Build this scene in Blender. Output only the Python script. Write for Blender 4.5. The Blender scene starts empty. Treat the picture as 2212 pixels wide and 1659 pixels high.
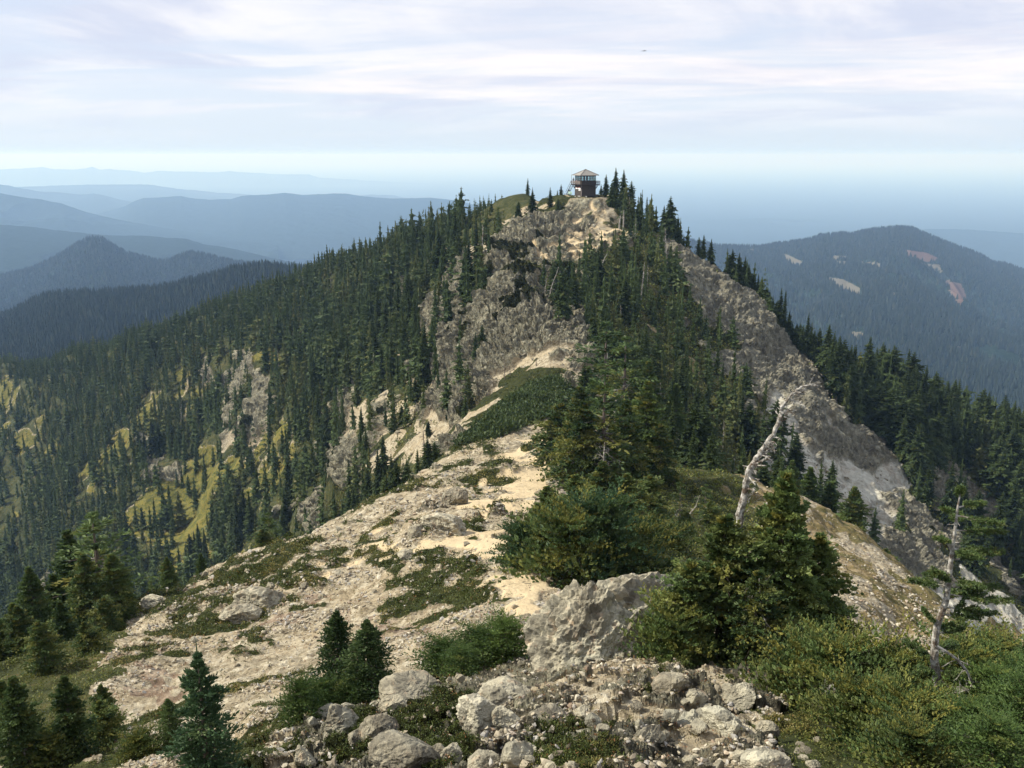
import bpy, math, time
import numpy as np
T0 = time.time()
rng = np.random.default_rng(7)
SC = bpy.context.scene
Q = 1.0            # terrain grid density

# ------------------------------------------------------------------ camera
F = 1990.0; W2, H2 = 1106.0, 829.5          # focal length and centre, in units of a 2212 x 1659 picture
PITCH = math.atan(0.2485)
CA, SA = math.cos(PITCH), math.sin(PITCH)
cam_d = bpy.data.cameras.new('camera'); cam = bpy.data.objects.new('camera', cam_d)
SC.collection.objects.link(cam); SC.camera = cam
cam_d.sensor_width = 36; cam_d.lens = 36 * F / 2212; cam_d.clip_start = 0.1; cam_d.clip_end = 400000
cam.location = (0, 0, 0); cam.rotation_euler = (math.pi/2 - PITCH, 0, 0)

# ------------------------------------------------------------------ world and sun
SUN_EL = math.radians(44); SUN_AZ = math.radians(-84)       # azimuth measured from +Y towards +X: the sun stands to the left
sun_dir = (math.sin(SUN_AZ)*math.cos(SUN_EL), math.cos(SUN_AZ)*math.cos(SUN_EL), math.sin(SUN_EL))
wd = bpy.data.worlds.new('World'); SC.world = wd; wd.use_nodes = True
nt = wd.node_tree; nt.nodes.clear()
class NB:
    """small helper to write node trees"""
    def __init__(s, nt): s.nt = nt
    def n(s, typ, ins=None, **kw):
        o = s.nt.nodes.new(typ)
        for k, v in kw.items(): setattr(o, k, v)
        for k, v in (ins or {}).items():
            if isinstance(v, bpy.types.NodeSocket): s.nt.links.new(v, o.inputs[k])
            else: o.inputs[k].default_value = v
        return o
    def math(s, op, a, b=0.0, c=None, clamp=False):
        d = {0: a, 1: b}
        if c is not None: d[2] = c
        return s.n('ShaderNodeMath', d, operation=op, use_clamp=clamp).outputs[0]
    def mix(s, f, a, b, blend='MIX'):
        m = s.n('ShaderNodeMix', data_type='RGBA', blend_type=blend)
        for i, v in ((0, f), (6, a), (7, b)):
            if isinstance(v, bpy.types.NodeSocket): s.nt.links.new(v, m.inputs[i])
            elif i == 0: m.inputs[i].default_value = v
            else: m.inputs[i].default_value = (*v, 1) if len(v) == 3 else v
        return m.outputs[2]
    def ramp(s, f, stops, interp='LINEAR'):
        r = s.n('ShaderNodeValToRGB', {0: f}); cr = r.color_ramp; cr.interpolation = interp
        while len(cr.elements) < len(stops): cr.elements.new(0.5)
        for e, (p, c) in zip(cr.elements, stops):
            e.position = p; e.color = (c, c, c, 1) if isinstance(c, (int, float)) else (*c, 1)
        return r.outputs[0]
    def step(s, v, lo, hi):
        return s.n('ShaderNodeMapRange', {0: v, 1: lo, 2: hi, 3: 0.0, 4: 1.0}, interpolation_type='SMOOTHSTEP').outputs[0]
    def noise(s, vec, scale, detail=5, rough=0.55, dist=0.0, out=0):
        return s.n('ShaderNodeTexNoise', {'Vector': vec, 'Scale': scale, 'Detail': detail, 'Roughness': rough, 'Distortion': dist}).outputs[out]
b = NB(nt)
sky = b.n('ShaderNodeTexSky', sky_type='NISHITA', sun_disc=False, sun_elevation=SUN_EL, sun_rotation=SUN_AZ, altitude=1500, dust_density=2.5)
tc = b.n('ShaderNodeTexCoord').outputs['Generated']
sep = b.n('ShaderNodeSeparateXYZ', {0: tc})
z = b.math('MAXIMUM', sep.outputs[2], 0.0)
zz = b.math('ADD', z, 0.10)
cx = b.math('DIVIDE', sep.outputs[0], zz); cy = b.math('DIVIDE', sep.outputs[1], zz)
cv = b.n('ShaderNodeCombineXYZ', {0: cx, 1: cy, 2: 0.0}).outputs[0]
n1 = b.noise(cv, 0.42, 7, 0.6, 0.8)
cv2 = b.n('ShaderNodeMapping', {0: cv, 1: (3.1, 1.7, 0), 3: (0.6, 1.05, 1)}).outputs[0]
n2 = b.noise(cv2, 0.8, 8, 0.6, 0.8)
cl1 = b.step(n1, 0.38, 0.58); cl2 = b.step(n2, 0.36, 0.60)
clear = b.mix(1.0, sky.outputs[0], (0.085, 0.085, 0.085), 'MULTIPLY')
low = b.ramp(z, [(0.0, (0.55, 0.66, 0.78)), (0.02, (0.58, 0.66, 0.77)), (0.05, (0.62, 0.68, 0.78)), (0.14, (0.56, 0.62, 0.75)), (1.0, (0.46, 0.54, 0.72))])
veil = b.mix(0.82, clear, low)
white = b.mix(cl1, (0.52, 0.56, 0.68), (0.73, 0.73, 0.765))
hi = b.mix(cl2, veil, white)
warm = b.step(b.noise(cv2, 0.42, 5, 0.6, 1.2), 0.53, 0.72)
hi2 = b.mix(b.math('MULTIPLY', warm, 0.75), hi, (0.84, 0.78, 0.76))
fz = b.step(z, 0.004, 0.07)
skycol = b.mix(fz, veil, hi2)
bg = b.n('ShaderNodeBackground', {0: skycol, 1: 1.0})
b.n('ShaderNodeOutputWorld', {0: bg.outputs[0]})
from mathutils import Vector
sd = bpy.data.lights.new('sun', 'SUN'); sun = bpy.data.objects.new('sun', sd); SC.collection.objects.link(sun)
sd.energy = 5.0; sd.angle = math.radians(0.6); sd.color = (1.0, 0.945, 0.83)
sun.rotation_euler = Vector(sun_dir).to_track_quat('Z', 'Y').to_euler()
SC.view_settings.view_transform = 'Standard'; SC.view_settings.look = 'None'
SC.view_settings.exposure = 0.43; SC.view_settings.gamma = 1.0
cy_ = SC.cycles
cy_.max_bounces = 5; cy_.diffuse_bounces = 2; cy_.glossy_bounces = 1; cy_.transmission_bounces = 3; cy_.volume_bounces = 1; cy_.transparent_max_bounces = 8
cy_.use_adaptive_sampling = True; cy_.adaptive_threshold = 0.02
cy_.use_denoising = True
try: cy_.denoiser = 'OPENIMAGEDENOISE'
except Exception: pass

# ------------------------------------------------------------------ numpy helpers
def ray(px, py):
    U = (np.asarray(px, float) - W2)/F; V = (H2 - np.asarray(py, float))/F
    y = CA + V*SA
    return U/y, (-SA + V*CA)/y
def proj(x, y, z):
    d = y*CA - z*SA
    return W2 + F*x/d, H2 - F*(y*SA + z*CA)/d
def _hash(ix, iy, iz, seed):
    h = (ix.astype(np.uint32)*np.uint32(374761393)) ^ (iy.astype(np.uint32)*np.uint32(668265263)) ^ (iz.astype(np.uint32)*np.uint32(2147483647)) ^ np.uint32((seed*974711 + 12345) & 0xffffffff)
    h = (h ^ (h >> np.uint32(13)))*np.uint32(1274126177); h = h ^ (h >> np.uint32(16)); h = h*np.uint32(2246822519); h ^= h >> np.uint32(13)
    return h.astype(np.float32)/np.float32(4294967295.0)
def vnoise(p, seed=0):
    """value noise, p (N,3) -> -1..1"""
    f = np.floor(p); i = f.astype(np.int64); w = (p - f).astype(np.float32); w = w*w*w*(w*(w*6 - 15) + 10)
    out = 0
    for dx in (0, 1):
        for dy in (0, 1):
            for dz in (0, 1):
                k = _hash(i[:, 0]+dx, i[:, 1]+dy, i[:, 2]+dz, seed)
                out = out + k*(w[:, 0] if dx else 1-w[:, 0])*(w[:, 1] if dy else 1-w[:, 1])*(w[:, 2] if dz else 1-w[:, 2])
    return out*2 - 1
def fbm(p, octs=4, gain=0.5, seed=0, ridged=False):
    s = 0; a = 1.0; tot = 0
    for o in range(octs):
        n = vnoise(p, seed+o)
        if ridged: n = 1 - 2*np.abs(n)
        s = s + a*n; tot += a; a *= gain; p = p*2.03 + 17.1
    return s/tot
def worley(p, seed=0):
    """returns F1, F2-F1 and a random value of the nearest cell"""
    f = np.floor(p).astype(np.int64); fr = (p - f).astype(np.float32)
    f1 = np.full(len(p), 9, np.float32); f2 = f1.copy(); cid = np.zeros(len(p), np.float32)
    for dx in (-1, 0, 1):
        for dy in (-1, 0, 1):
            for dz in (-1, 0, 1):
                ix, iy, iz = f[:, 0]+dx, f[:, 1]+dy, f[:, 2]+dz
                a = _hash(ix, iy, iz, seed); q = _hash(ix, iy, iz, seed+11); c = _hash(ix, iy, iz, seed+23)
                d = np.sqrt((dx+a-fr[:, 0])**2 + (dy+q-fr[:, 1])**2 + (dz+c-fr[:, 2])**2)
                nearer = d < f1
                f2 = np.where(nearer, f1, np.minimum(f2, d)); cid = np.where(nearer, a*0.5+q*0.5, cid); f1 = np.where(nearer, d, f1)
    return f1, f2-f1, cid
def band(P, D, lo, hi, seed=0, lams=(0.15, 0.3, 0.6, 1.2, 2.4, 4.8, 9.6, 19.2, 38.4), rough=1.0, ridged=False):
    """relief in metres: octaves of fixed wavelength, each used where it is between lo and hi of the distance"""
    out = np.zeros(len(P), np.float32)
    for k, lam in enumerate(lams):
        w = np.clip(np.log2(lam/(lo*D))+1, 0, 1)*np.clip(np.log2(hi*D/lam)+1, 0, 1)
        ix = np.nonzero(w > 0.01)[0]
        if len(ix) == 0: continue
        n = vnoise(P[ix]/lam, seed+k)
        if ridged: n = 0.6 - 2*np.abs(n)
        out[ix] += (w[ix]*lam**rough*n)
    return out
def inpoly(px, py, poly):
    c = np.zeros(px.shape, bool); n = len(poly)
    for i in range(n):
        x1, y1 = poly[i]; x2, y2 = poly[(i+1) % n]
        if y1 == y2: continue
        m = ((y1 > py) != (y2 > py)) & (px < (x2-x1)*(py-y1)/(y2-y1) + x1)
        c ^= m
    return c
def mesh_np(name, V, Fc, mat, cols=None, smooth=False, parent=None, link=True):
    """V (n,3); Fc list of (k,m) index arrays (m = 3 or 4); cols {attribute: (n,3|4)}"""
    me = bpy.data.meshes.new(name)
    if not isinstance(Fc, (list, tuple)): Fc = [Fc]
    Fc = [f for f in Fc if len(f)]
    me.vertices.add(len(V)); me.vertices.foreach_set('co', np.asarray(V, np.float32).ravel())
    li = np.concatenate([f.ravel() for f in Fc]).astype(np.int32)
    tot = np.concatenate([np.full(len(f), f.shape[1], np.int32) for f in Fc])
    st = np.concatenate([[0], np.cumsum(tot)[:-1]]).astype(np.int32)
    me.loops.add(len(li)); me.loops.foreach_set('vertex_index', li)
    me.polygons.add(len(tot)); me.polygons.foreach_set('loop_start', st)
    me.polygons.foreach_set('use_smooth', np.full(len(tot), smooth))
    for k, c in (cols or {}).items():
        c = np.asarray(c, np.float32)
        if c.ndim == 1: c = np.repeat(c[:, None], 3, 1)
        if c.shape[1] == 3: c = np.concatenate([c, np.ones((len(c), 1), np.float32)], 1)
        at = me.color_attributes.new(k, 'FLOAT_COLOR', 'POINT'); at.data.foreach_set('color', c.ravel())
    me.update(calc_edges=True)
    if mat is not None: me.materials.append(mat)
    if not link: return me
    return mkobj(name, me, parent)
def mkobj(name, me, parent=None, loc=None):
    o = bpy.data.objects.new(name, me); SC.collection.objects.link(o)
    if parent is not None: o.parent = parent
    if loc is not None: o.location = loc
    return o
def tag(o, label=None, cat=None, group=None, kind=None):
    for k, v in (('label', label), ('category', cat), ('group', group), ('kind', kind)):
        if v: o[k] = v
    return o
def empty(name, loc=(0, 0, 0), rz=0.0, sc=1.0):
    o = bpy.data.objects.new(name, None); SC.collection.objects.link(o)
    o.location = loc; o.rotation_euler = (0, 0, rz); o.scale = (sc, sc, sc); o.empty_display_size = 0.3
    return o
def newmat(name):
    m = bpy.data.materials.new(name); m.use_nodes = True; m.node_tree.nodes.clear(); return m, NB(m.node_tree)
def finish(b, col, rough=0.9, normal=None, spec=0.2, **kw):
    d = {'Base Color': col, 'Roughness': rough, 'Specular IOR Level': spec}
    if normal is not None: d['Normal'] = normal
    d.update(kw)
    p = b.n('ShaderNodeBsdfPrincipled', d)
    b.n('ShaderNodeOutputMaterial', {0: p.outputs[0]})
    return p

#@@TERRAIN
# ------------------------------------------------------------------ near terrain: control points (picture x, picture y, distance)
CP = [
 (1106,1659,8),(700,1659,9.5),(300,1659,13),(0,1659,15),(1500,1659,8),(1900,1659,8),(2212,1659,7.5),
 (1106,1560,10.5),(700,1560,14),(400,1560,18),(150,1560,20),(1500,1560,9.5),(1900,1560,10.5),(2212,1560,10),
 (1106,1460,15),(850,1470,17),(500,1450,23),(250,1440,27),(60,1440,30),(1400,1480,12),(1650,1480,12.5),
 (2212,1480,14),(1900,1500,14),(1870,1420,26),(1850,1300,42),(2100,1470,24),
 (1870,1180,82),(2000,1290,74),(2100,1380,64),(2212,1470,52),(1750,1200,60),(1650,1100,70),(1950,1380,42),(2050,1440,38),
 (1720,1080,90),
 (1150,1370,21),(1150,1300,25),(1150,1240,30),(1080,1180,37),(1110,1110,50),(1150,1040,68),(1190,960,95),(1240,880,125),
 (1300,1270,28),(1450,1260,31),(1650,1250,40),(1400,1100,58),(1550,1150,57),(1500,1020,92),(1350,1000,88),(1600,1040,88),
 (900,1350,25),(700,1350,29),(500,1350,33),(330,1380,34),(900,1240,34),(700,1240,40),(500,1260,43),(320,1300,44),
 (900,1130,50),(800,1110,62),(780,1098,70),(640,1172,58),(540,1208,54),(430,1252,48),(900,1022,86),(990,960,108),
 (1050,1000,85),(1000,1060,65),(250,1335,42),(100,1380,44),(0,1420,44),(710,1135,64),
 # main face
 (1150,850,140),(1050,880,145),(950,925,148),(880,960,158),(780,1000,185),(730,1060,205),(700,1110,222),
 (1200,790,148),(1215,722,166),(1100,760,170),(1000,800,178),(930,820,190),(860,840,205),(1110,690,182),(1000,740,194),(950,700,212),
 (1110,612,196),(1180,640,186),(1000,620,228),(1150,560,214),(1060,560,234),(1250,560,212),(1150,480,242),(1320,487,236),(1250,470,244),
 (1275,428,256),(1230,419,262),(1100,470,272),(1180,650,185),
 (1300,600,207),(1330,720,180),(1400,800,168),(1300,850,140),(1400,950,120),(1480,880,155),(1560,985,140),(1440,600,218),(1500,740,192),
 (1400,510,240),(1460,533,238),(1330,425,262),
 (1500,565,234),(1560,610,230),(1640,665,224),(1750,775,214),(1800,830,210),(1850,900,208),
 (1900,850,248),(2050,930,252),(2212,960,262),(2000,900,236),
 (1550,700,208),(1600,800,196),(1650,900,182),(1700,850,198),(1750,950,180),(1800,1000,182),(1850,1080,174),(1900,1120,174),(2000,1180,172),
 (1980,1270,156),(2080,1330,153),(2180,1400,149),(2060,1000,215),(2100,1100,202),(2212,1100,206),(2212,1250,188),(2150,1250,176),(2212,1410,150),
 (1700,1000,160),(1640,960,162),(2600,1000,270),(2700,1300,190),(2700,1450,120),
 # spur and bowl on the left
 (1200,425,266),(1130,442,285),(1060,464,308),(1000,484,330),(930,508,355),(850,532,385),(700,584,430),(600,616,460),(520,646,475),(450,674,490),
 (300,728,520),(150,775,560),(0,808,610),(-300,860,640),
 (1000,560,262),(900,620,300),(850,700,285),(800,800,262),(780,900,235),(700,700,365),(680,850,290),(660,950,270),(650,1050,250),
 (600,700,410),(560,775,372),(560,850,352),(560,950,335),(550,1050,310),(550,1130,285),(540,1190,265),
 (450,800,430),(450,950,390),(450,1080,350),(440,1200,310),(430,1240,295),
 (330,880,440),(300,1000,400),(330,1100,370),(300,1230,320),(300,1270,305),
 (150,900,510),(120,1000,470),(100,1100,430),(100,1200,390),(100,1300,345),(0,860,600),(0,960,540),(0,1100,470),(0,1250,400),(0,1380,345),
 (-500,1100,480),(-500,1400,360),(-700,1500,50),(-600,1659,18),
]
HID = [ # hidden from the camera: (picture x at that distance, distance, height)
 (0,80,-62),(0,150,-118),(0,250,-172),(310,80,-52),(310,150,-98),(310,250,-146),(540,85,-50),(540,150,-90),(540,220,-119),
 (720,95,-50),(720,140,-74),(720,190,-86),(900,115,-43),(-500,120,-95),(-500,250,-175),
 (1600,125,-52),(1720,125,-54),(2000,100,-60),(2000,130,-75),(2212,75,-56),(2212,110,-76),(1870,110,-56),(1870,140,-68),(1720,145,-54),(2600,90,-70),(2600,60,-50),
 (1106,1,-1.62),(1106,2,-2.05),(1106,4,-3.35),(300,1,-1.7),(300,3,-3.2),(1900,1,-1.65),(1900,3,-2.7),(-900,1,-2.0),(-900,3,-4),(3100,1,-2.0),(3100,3,-3.4),
]
tz = []
for (px, py, D) in CP:
    t, e = ray(px, py); tz.append((float(t), math.log(D), float(e)))
for (px, D, z_) in HID:
    t, e = ray(px, 1000); tz.append(((px-W2)/F/0.945 if D > 20 else (px-W2)/F/0.9, math.log(D), z_/D))
crest = [(-500,700,-160),(0,610,None),(150,560,None),(300,520,None),(450,490,None),(600,460,None),(850,385,None),(1060,308,None),(1230,262,None),(1330,262,None),(1460,238,None),(1640,224,None),(1800,215,None),(2050,252,None),(2212,262,None),(2700,290,-110)]
cz = {0:808,150:775,300:728,450:674,600:616,850:532,1060:464,1230:419,1330:425,1460:533,1640:665,1800:830,2050:930,2212:960}
for (px, D, z_) in crest:
    if z_ is None: t, e = ray(px, cz[px]); zc = e*D; t = float(t)
    else: t, zc = (px-W2)/F/0.96, z_
    for k, dz in ((1.12, -0.05), (1.35, -0.20), (2.0, -0.65), (3.6, -1.5)):
        tz.append((t, math.log(D*k), float((zc + dz*D)/(D*k))))
tz = np.array(tz); SL = 0.42
PX = np.stack([tz[:, 0], tz[:, 1]*SL], 1)
def kern(r2): return np.sqrt(r2 + 0.012**2)
K = kern(((PX[:, None] - PX[None])**2).sum(-1)); n = len(PX)
M = np.zeros((n+3, n+3)); M[:n, :n] = K - np.eye(n)*0.0006; M[:n, n] = 1; M[:n, n+1:] = PX; M[n, :n] = 1; M[n+1:, :n] = PX.T
wts = np.linalg.solve(M, np.concatenate([tz[:, 2], [0, 0, 0]]))
# grid in (x/y, ln y)
tt = np.concatenate([np.linspace(-1.7, -0.68, 40)[:-1], np.linspace(-0.68, 0.68, int(1180*Q)), np.linspace(0.68, 1.7, 40)[1:]])
def lsp(a, c, n): return np.linspace(math.log(a), math.log(c), max(4, int(n*Q)), endpoint=False)
LL = np.concatenate([lsp(0.7, 6, 50), lsp(6, 100, 800), lsp(100, 280, 560), lsp(280, 620, 270), lsp(620, 1600, 40), [math.log(1600)]])
NT, NL = len(tt), len(LL)
E = np.zeros((NL, NT)); GX = tt*1.0
for i in range(NL):
    r2 = (GX[:, None] - PX[None, :, 0])**2 + (LL[i]*SL - PX[None, :, 1])**2
    E[i] = kern(r2) @ wts[:n] + wts[n] + wts[n+1]*GX + wts[n+2]*LL[i]*SL
Y = np.exp(LL)[:, None]*np.ones((1, NT)); X = Y*tt[None]; Z = E*Y
Pn = np.stack([X, Y, Z], -1).reshape(-1, 3)
gpx, gpy = proj(Pn[:, 0], Pn[:, 1], Pn[:, 2]); D = Pn[:, 1]
print('terrain base', time.time()-T0, len(Pn))
# base colours by place on the ground; borders are wobbled by noise of the ground position
wa = [band(Pn, D, 0.004, 0.05, 91+k*20)*F/D for k in range(2)]
wx = gpx + wa[0]*0.75; wy = gpy + wa[1]*0.45
def zone(polys, dmin, dmax):
    m = np.zeros(len(D), bool); s = (D > dmin) & (D < dmax); ix = np.nonzero(s)[0]; a, c = wx[ix], wy[ix]
    r = np.zeros(len(ix), bool)
    for p in polys: r |= inpoly(a, c, p)
    m[ix] = r; return m
TRAIL = [[(1235,862),(1195,905),(1160,955),(1110,1005),(1070,1055),(1030,1080),(985,1100),(985,1160),(1025,1200),(1072,1240),(1100,1290),(1110,1390),(1215,1385),(1225,1280),(1160,1235),(1085,1185),(1062,1140),(1125,1110),(1150,1080),(1190,1050),(1200,985),(1250,930),(1270,870)],
 [(930,1165),(1010,1150),(1060,1180),(1000,1185),(930,1190),(850,1200),(780,1230),(700,1260),(720,1240),(830,1190)]]
TRAIL2 = [[(1150,440),(1230,418),(1300,424),(1290,450),(1260,452),(1240,440),(1160,446)],[(1270,448),(1298,470),(1335,495),(1330,508),(1312,492),(1285,470)],[(1300,478),(1335,500),(1340,512),(1300,500)],
 [(1250,460),(1262,462),(1200,540),(1150,590),(1120,605),(1180,540)],[(1310,490),(1325,500),(1230,560),(1180,580),(1250,530)]]
SCREE = [[(870,800),(850,840),(800,890),(760,960),(740,990),(800,950),(850,900),(905,830),(900,790)],[(1240,800),(1180,850),(1100,880),(1000,930),(880,975),(820,1020),(900,1030),(1010,950),(1100,900),(1180,870),(1250,840)],
 [(930,880),(900,920),(870,950),(960,930),(1000,900)],[(520,920),(500,945),(540,960),(600,950),(590,930)],[(400,1160),(480,1110),(470,1130),(400,1180)],[(1140,790),(1170,780),(1110,840),(1050,870),(1060,850)]]
ROCK = [[(1150,470),(1230,456),(1290,470),(1330,520),(1270,560),(1200,590),(1185,650),(1235,720),(1290,800),(1275,850),(1235,820),(1190,783),(1150,800),(1110,840),(1060,875),(960,905),(905,880),(905,800),(940,740),(905,690),(930,620),(1010,550),(1080,560),(1120,510)],
 [(735,830),(790,810),(800,900),(760,1000),(735,1060),(700,1110),(710,1000),(725,920)],[(545,765),(590,770),(605,900),(595,945),(550,940),(505,890),(520,820)],
 [(310,955),(362,955),(368,1000),(335,1035),(285,1035)],[(385,800),(440,800),(450,850),(400,850)],
 [(620,1080),(660,1060),(690,1110),(640,1140)],[(80,1240),(150,1190),(170,1220),(90,1300)]]
ROCKR = [[(1405,500),(1480,556),(1600,630),(1660,672),(1750,765),(1810,850),(1890,960),(1900,1010),(1800,1010),(1700,900),(1640,885),(1550,800),(1520,720),(1480,640),(1420,580)],
 [(2020,985),(2090,975),(2150,1040),(2195,1090),(2170,1160),(2080,1130),(2040,1060)],[(1880,1080),(1990,1100),(2100,1200),(2060,1260),(1960,1200)],[(2180,1180),(2260,1180),(2260,1300),(2190,1260)]]
GSC = [[(1620,870),(1700,885),(1890,1000),(2000,1120),(2080,1230),(2260,1420),(2260,1560),(1930,1200),(1780,1080),(1690,1010)]]
MAT1 = [[(1240,850),(1205,818),(1150,832),(1090,876),(1030,930),(990,962),(1060,948),(1150,912),(1215,884)]]
MAT = [[(1000,1000),(1040,965),(1115,948),(1080,985),(1010,1005)],[(1035,1052),(1075,1032),(1105,1035),(1070,1058)],[(985,1085),(1010,1065),(1068,1077),(1000,1100)],
 [(770,1140),(860,1100),(855,1118),(780,1145)],[(735,1215),(770,1180),(870,1155),(865,1175),(760,1215)],[(825,1225),(870,1190),(950,1175),(1010,1195),(960,1215),(900,1235)],[(845,1290),(950,1240),(1010,1215),(1058,1262),(1068,1285),(1010,1300),(900,1330),(840,1325)],
 [(535,1312),(570,1265),(640,1235),(735,1215),(700,1250),(620,1300),(560,1322)],[(305,1290),(380,1262),(480,1240),(560,1190),(640,1180),(560,1240),(430,1300),(330,1335),(300,1330)],
 [(1035,1150),(1065,1120),(1090,1125),(1060,1160)],[(1145,1030),(1170,1010),(1215,1005),(1200,1030)],[(1145,980),(1175,960),(1210,950),(1190,985)],
 [(440,1440),(500,1390),(560,1370),(520,1420)],[(250,1420),(330,1380),(390,1380),(330,1430)],[(340,1370),(420,1320),(560,1290),(480,1350),(400,1390)],[(980,1485),(1000,1460),(1060,1450),(1040,1490)]]
MATN = [[(690,1620),(760,1570),(870,1530),(930,1480),(1010,1490),(1000,1540),(940,1600),(800,1650),(700,1680)],[(1160,1620),(1220,1610),(1320,1640),(1330,1690),(1150,1690)],[(1380,1470),(1420,1450),(1470,1465),(1440,1500),(1390,1490)],
 [(1190,1560),(1260,1565),(1290,1585),(1200,1580)],[(540,1560),(640,1540),(620,1680),(480,1690),(460,1600)],[(1640,1500),(1760,1520),(1800,1640),(1700,1560)],[(870,1620),(900,1600),(1000,1620),(990,1690),(880,1690)]]
MAT2 = [[(1140,445),(1240,428),(1250,440),(1200,452),(1130,490),(1100,500)],[(1250,440),(1290,445),(1240,462)],[(1180,590),(1215,560),(1205,590)],[(1240,570),(1330,525),(1300,555)],[(1120,660),(1150,640),(1165,660),(1140,675)],[(1190,520),(1210,500),(1215,520),(1180,560)]]
MEADOW = [[(-60,810),(60,800),(60,850),(40,960),(-60,990)],[(385,818),(345,838),(265,925),(340,930),(395,860)],[(140,975),(240,935),(275,960),(205,1025),(150,1015)],
 [(270,1060),(335,1035),(450,975),(560,985),(580,1060),(430,1100),(500,1200),(430,1255),(310,1290),(330,1160),(280,1110)],[(80,1230),(160,1160),(190,1240),(100,1290)],[(560,940),(620,950),(600,1000),(540,990)]]
GRASSR = [[(1690,1062),(1870,1165),(2010,1280),(2250,1470),(2260,1570),(2000,1405),(1850,1275),(1740,1150)],[(1790,1290),(1950,1420),(2050,1500),(1980,1500),(1800,1340)],[(1560,990),(1640,1040),(1720,1090),(1700,1110),(1580,1030)],[(1380,690),(1440,740),(1480,800),(1440,800)],[(1800,1420),(1870,1440),(1850,1480)]]
HEATH = [[(560,1330),(680,1290),(760,1290),(700,1330),(600,1360)],[(250,1440),(330,1430),(370,1500),(280,1500)],[(760,1380),(800,1330),(900,1330),(860,1370)]]
m_trail = zone(TRAIL, 18, 150) | zone(TRAIL2, 180, 290)
m_rock = zone(ROCK, 100, 480) & ~(zone(TRAIL2, 180, 290) | zone(SCREE, 110, 420)); m_rockr = zone(ROCKR, 140, 290); m_gsc = zone(GSC, 130, 260)
m_mat = zone(MAT, 22, 130); m_mat1 = zone(MAT1, 110, 190); m_matn = zone(MATN, 4, 22); m_mat2 = zone(MAT2, 170, 300)
m_mead = zone(MEADOW, 220, 700); m_scree = zone(SCREE, 110, 420); m_gr = zone(GRASSR, 20, 240); m_heath = zone(HEATH, 15, 60)
BARE = [[(1130,436),(1300,420),(1345,500),(1330,530),(1240,580),(1190,650),(1240,760),(1280,870),(1180,970),(1000,985),(850,1030),(790,1030),(900,900),(900,700),(930,600)]]
under = (D > 112) & ~zone(BARE, 112, 300)
NEARR = [[(1280,870),(1700,1070),(1500,1400),(1300,1260),(1240,1000)]]
under |= zone(NEARR, 26, 135)
under |= (D > 36) & (D < 120) & (gpx < 270) & (D <= 120)
under |= zone([[(-900,1659),(-900,1350),(250,1330),(200,1500),(300,1659)]], 9, 80)
under |= zone([[(1640,1560),(2400,1400),(3200,1659),(1740,1800)]], 2, 30)
A_trail = m_trail & ~m_mat
A_mat = (m_mat | m_mat1 | m_matn | m_mat2)
# streaks of mat growing along the contours of the bare slope
sn = fbm(np.stack([Pn[:, 0]*0.10 + Pn[:, 1]*0.05, Pn[:, 1]*0.16 - Pn[:, 0]*0.12, Pn[:, 2]*0.7], 1), 4, 0.55, 40)
A_mat |= (~under) & (~A_trail) & (sn > 0.24) & (D > 17) & (D < 120) & (gpx < 1180)
A_mat |= m_rock & (fbm(Pn*0.12, 4, 0.6, 43) > 0.30)
A_mead = (m_mead | m_gr) & ~m_rock
A_rock = m_rock | m_rockr
A_rock |= (~under) & (~A_trail) & (D > 14) & (D < 120) & (gpx < 1120) & (fbm(Pn*0.13, 4, 0.6, 47) > 0.52)
A_rock |= (~under) & (D > 4) & (D < 17.5) & (fbm(Pn*0.9, 3, 0.5, 49) > -0.12) & (gpx > 640)
A_gsc = m_gsc & ~m_rockr
A_und = under & ~(A_rock | A_gsc | A_mead | m_scree)
mead_n = fbm(Pn*np.array([0.02, 0.02, 0.05]), 4, 0.6, 50)
A_mead |= A_und & (D > 180) & (Pn[:, 0] < 0) & (mead_n > 0.55)
def blur(m):
    a = m.astype(np.float32).reshape(NL, NT)
    for _ in range(5):
        a[1:-1] = (a[:-2] + 2*a[1:-1] + a[2:])/4; a[:, 1:-1] = (a[:, :-2] + 2*a[:, 1:-1] + a[:, 2:])/4
    return a.ravel()
colA = np.stack([blur(A_trail), blur(A_mat), blur(A_mead)], 1); colB = np.stack([blur(A_rock), blur(A_gsc), blur(A_und)], 1)
colC = np.stack([blur(m_gr), blur(m_heath), blur(m_rockr)], 1)
# relief
P3 = Pn.reshape(NL, NT, 3); du = np.zeros_like(P3); dv = np.zeros_like(P3)
dv[1:-1] = P3[2:] - P3[:-2]; dv[0] = dv[1]; dv[-1] = dv[-2]; du[:, 1:-1] = P3[:, 2:] - P3[:, :-2]; du[:, 0] = du[:, 1]; du[:, -1] = du[:, -2]
Nn = np.cross(du, dv); Nn /= np.linalg.norm(Nn, axis=-1, keepdims=True); Nn = Nn.reshape(-1, 3)
rk = colB[:, 0]; bed = np.array([1.0, 1.0, 0.45])
sc = np.clip(D*0.045, 0.9, 9.0)                 # feature size grows from outcrop to crag
disp = np.zeros(len(D)); ixr = np.nonzero(rk > 0.02)[0]
pr = Pn[ixr]; s_ = np.where(D[ixr] < 19, 0.35, np.where(D[ixr] < 110, 2.2, 9.0))[:, None]
r1 = fbm(pr/s_, 5, 0.55, 3, ridged=True); w1, w2, wc = worley(pr/s_*2.6*np.array([1, 1, .85]) + 0.4*fbm(pr/s_*2, 3, .5, 8)[:, None], 5); w3, w4, wc2 = worley(pr/s_*7.5*np.array([1, 1, .85]) + 0.3*r1[:, None], 15)
amp = s_[:, 0]
w5, w6, wc3 = worley(pr/s_*19*np.array([1, 1, .85]), 35)
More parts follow.
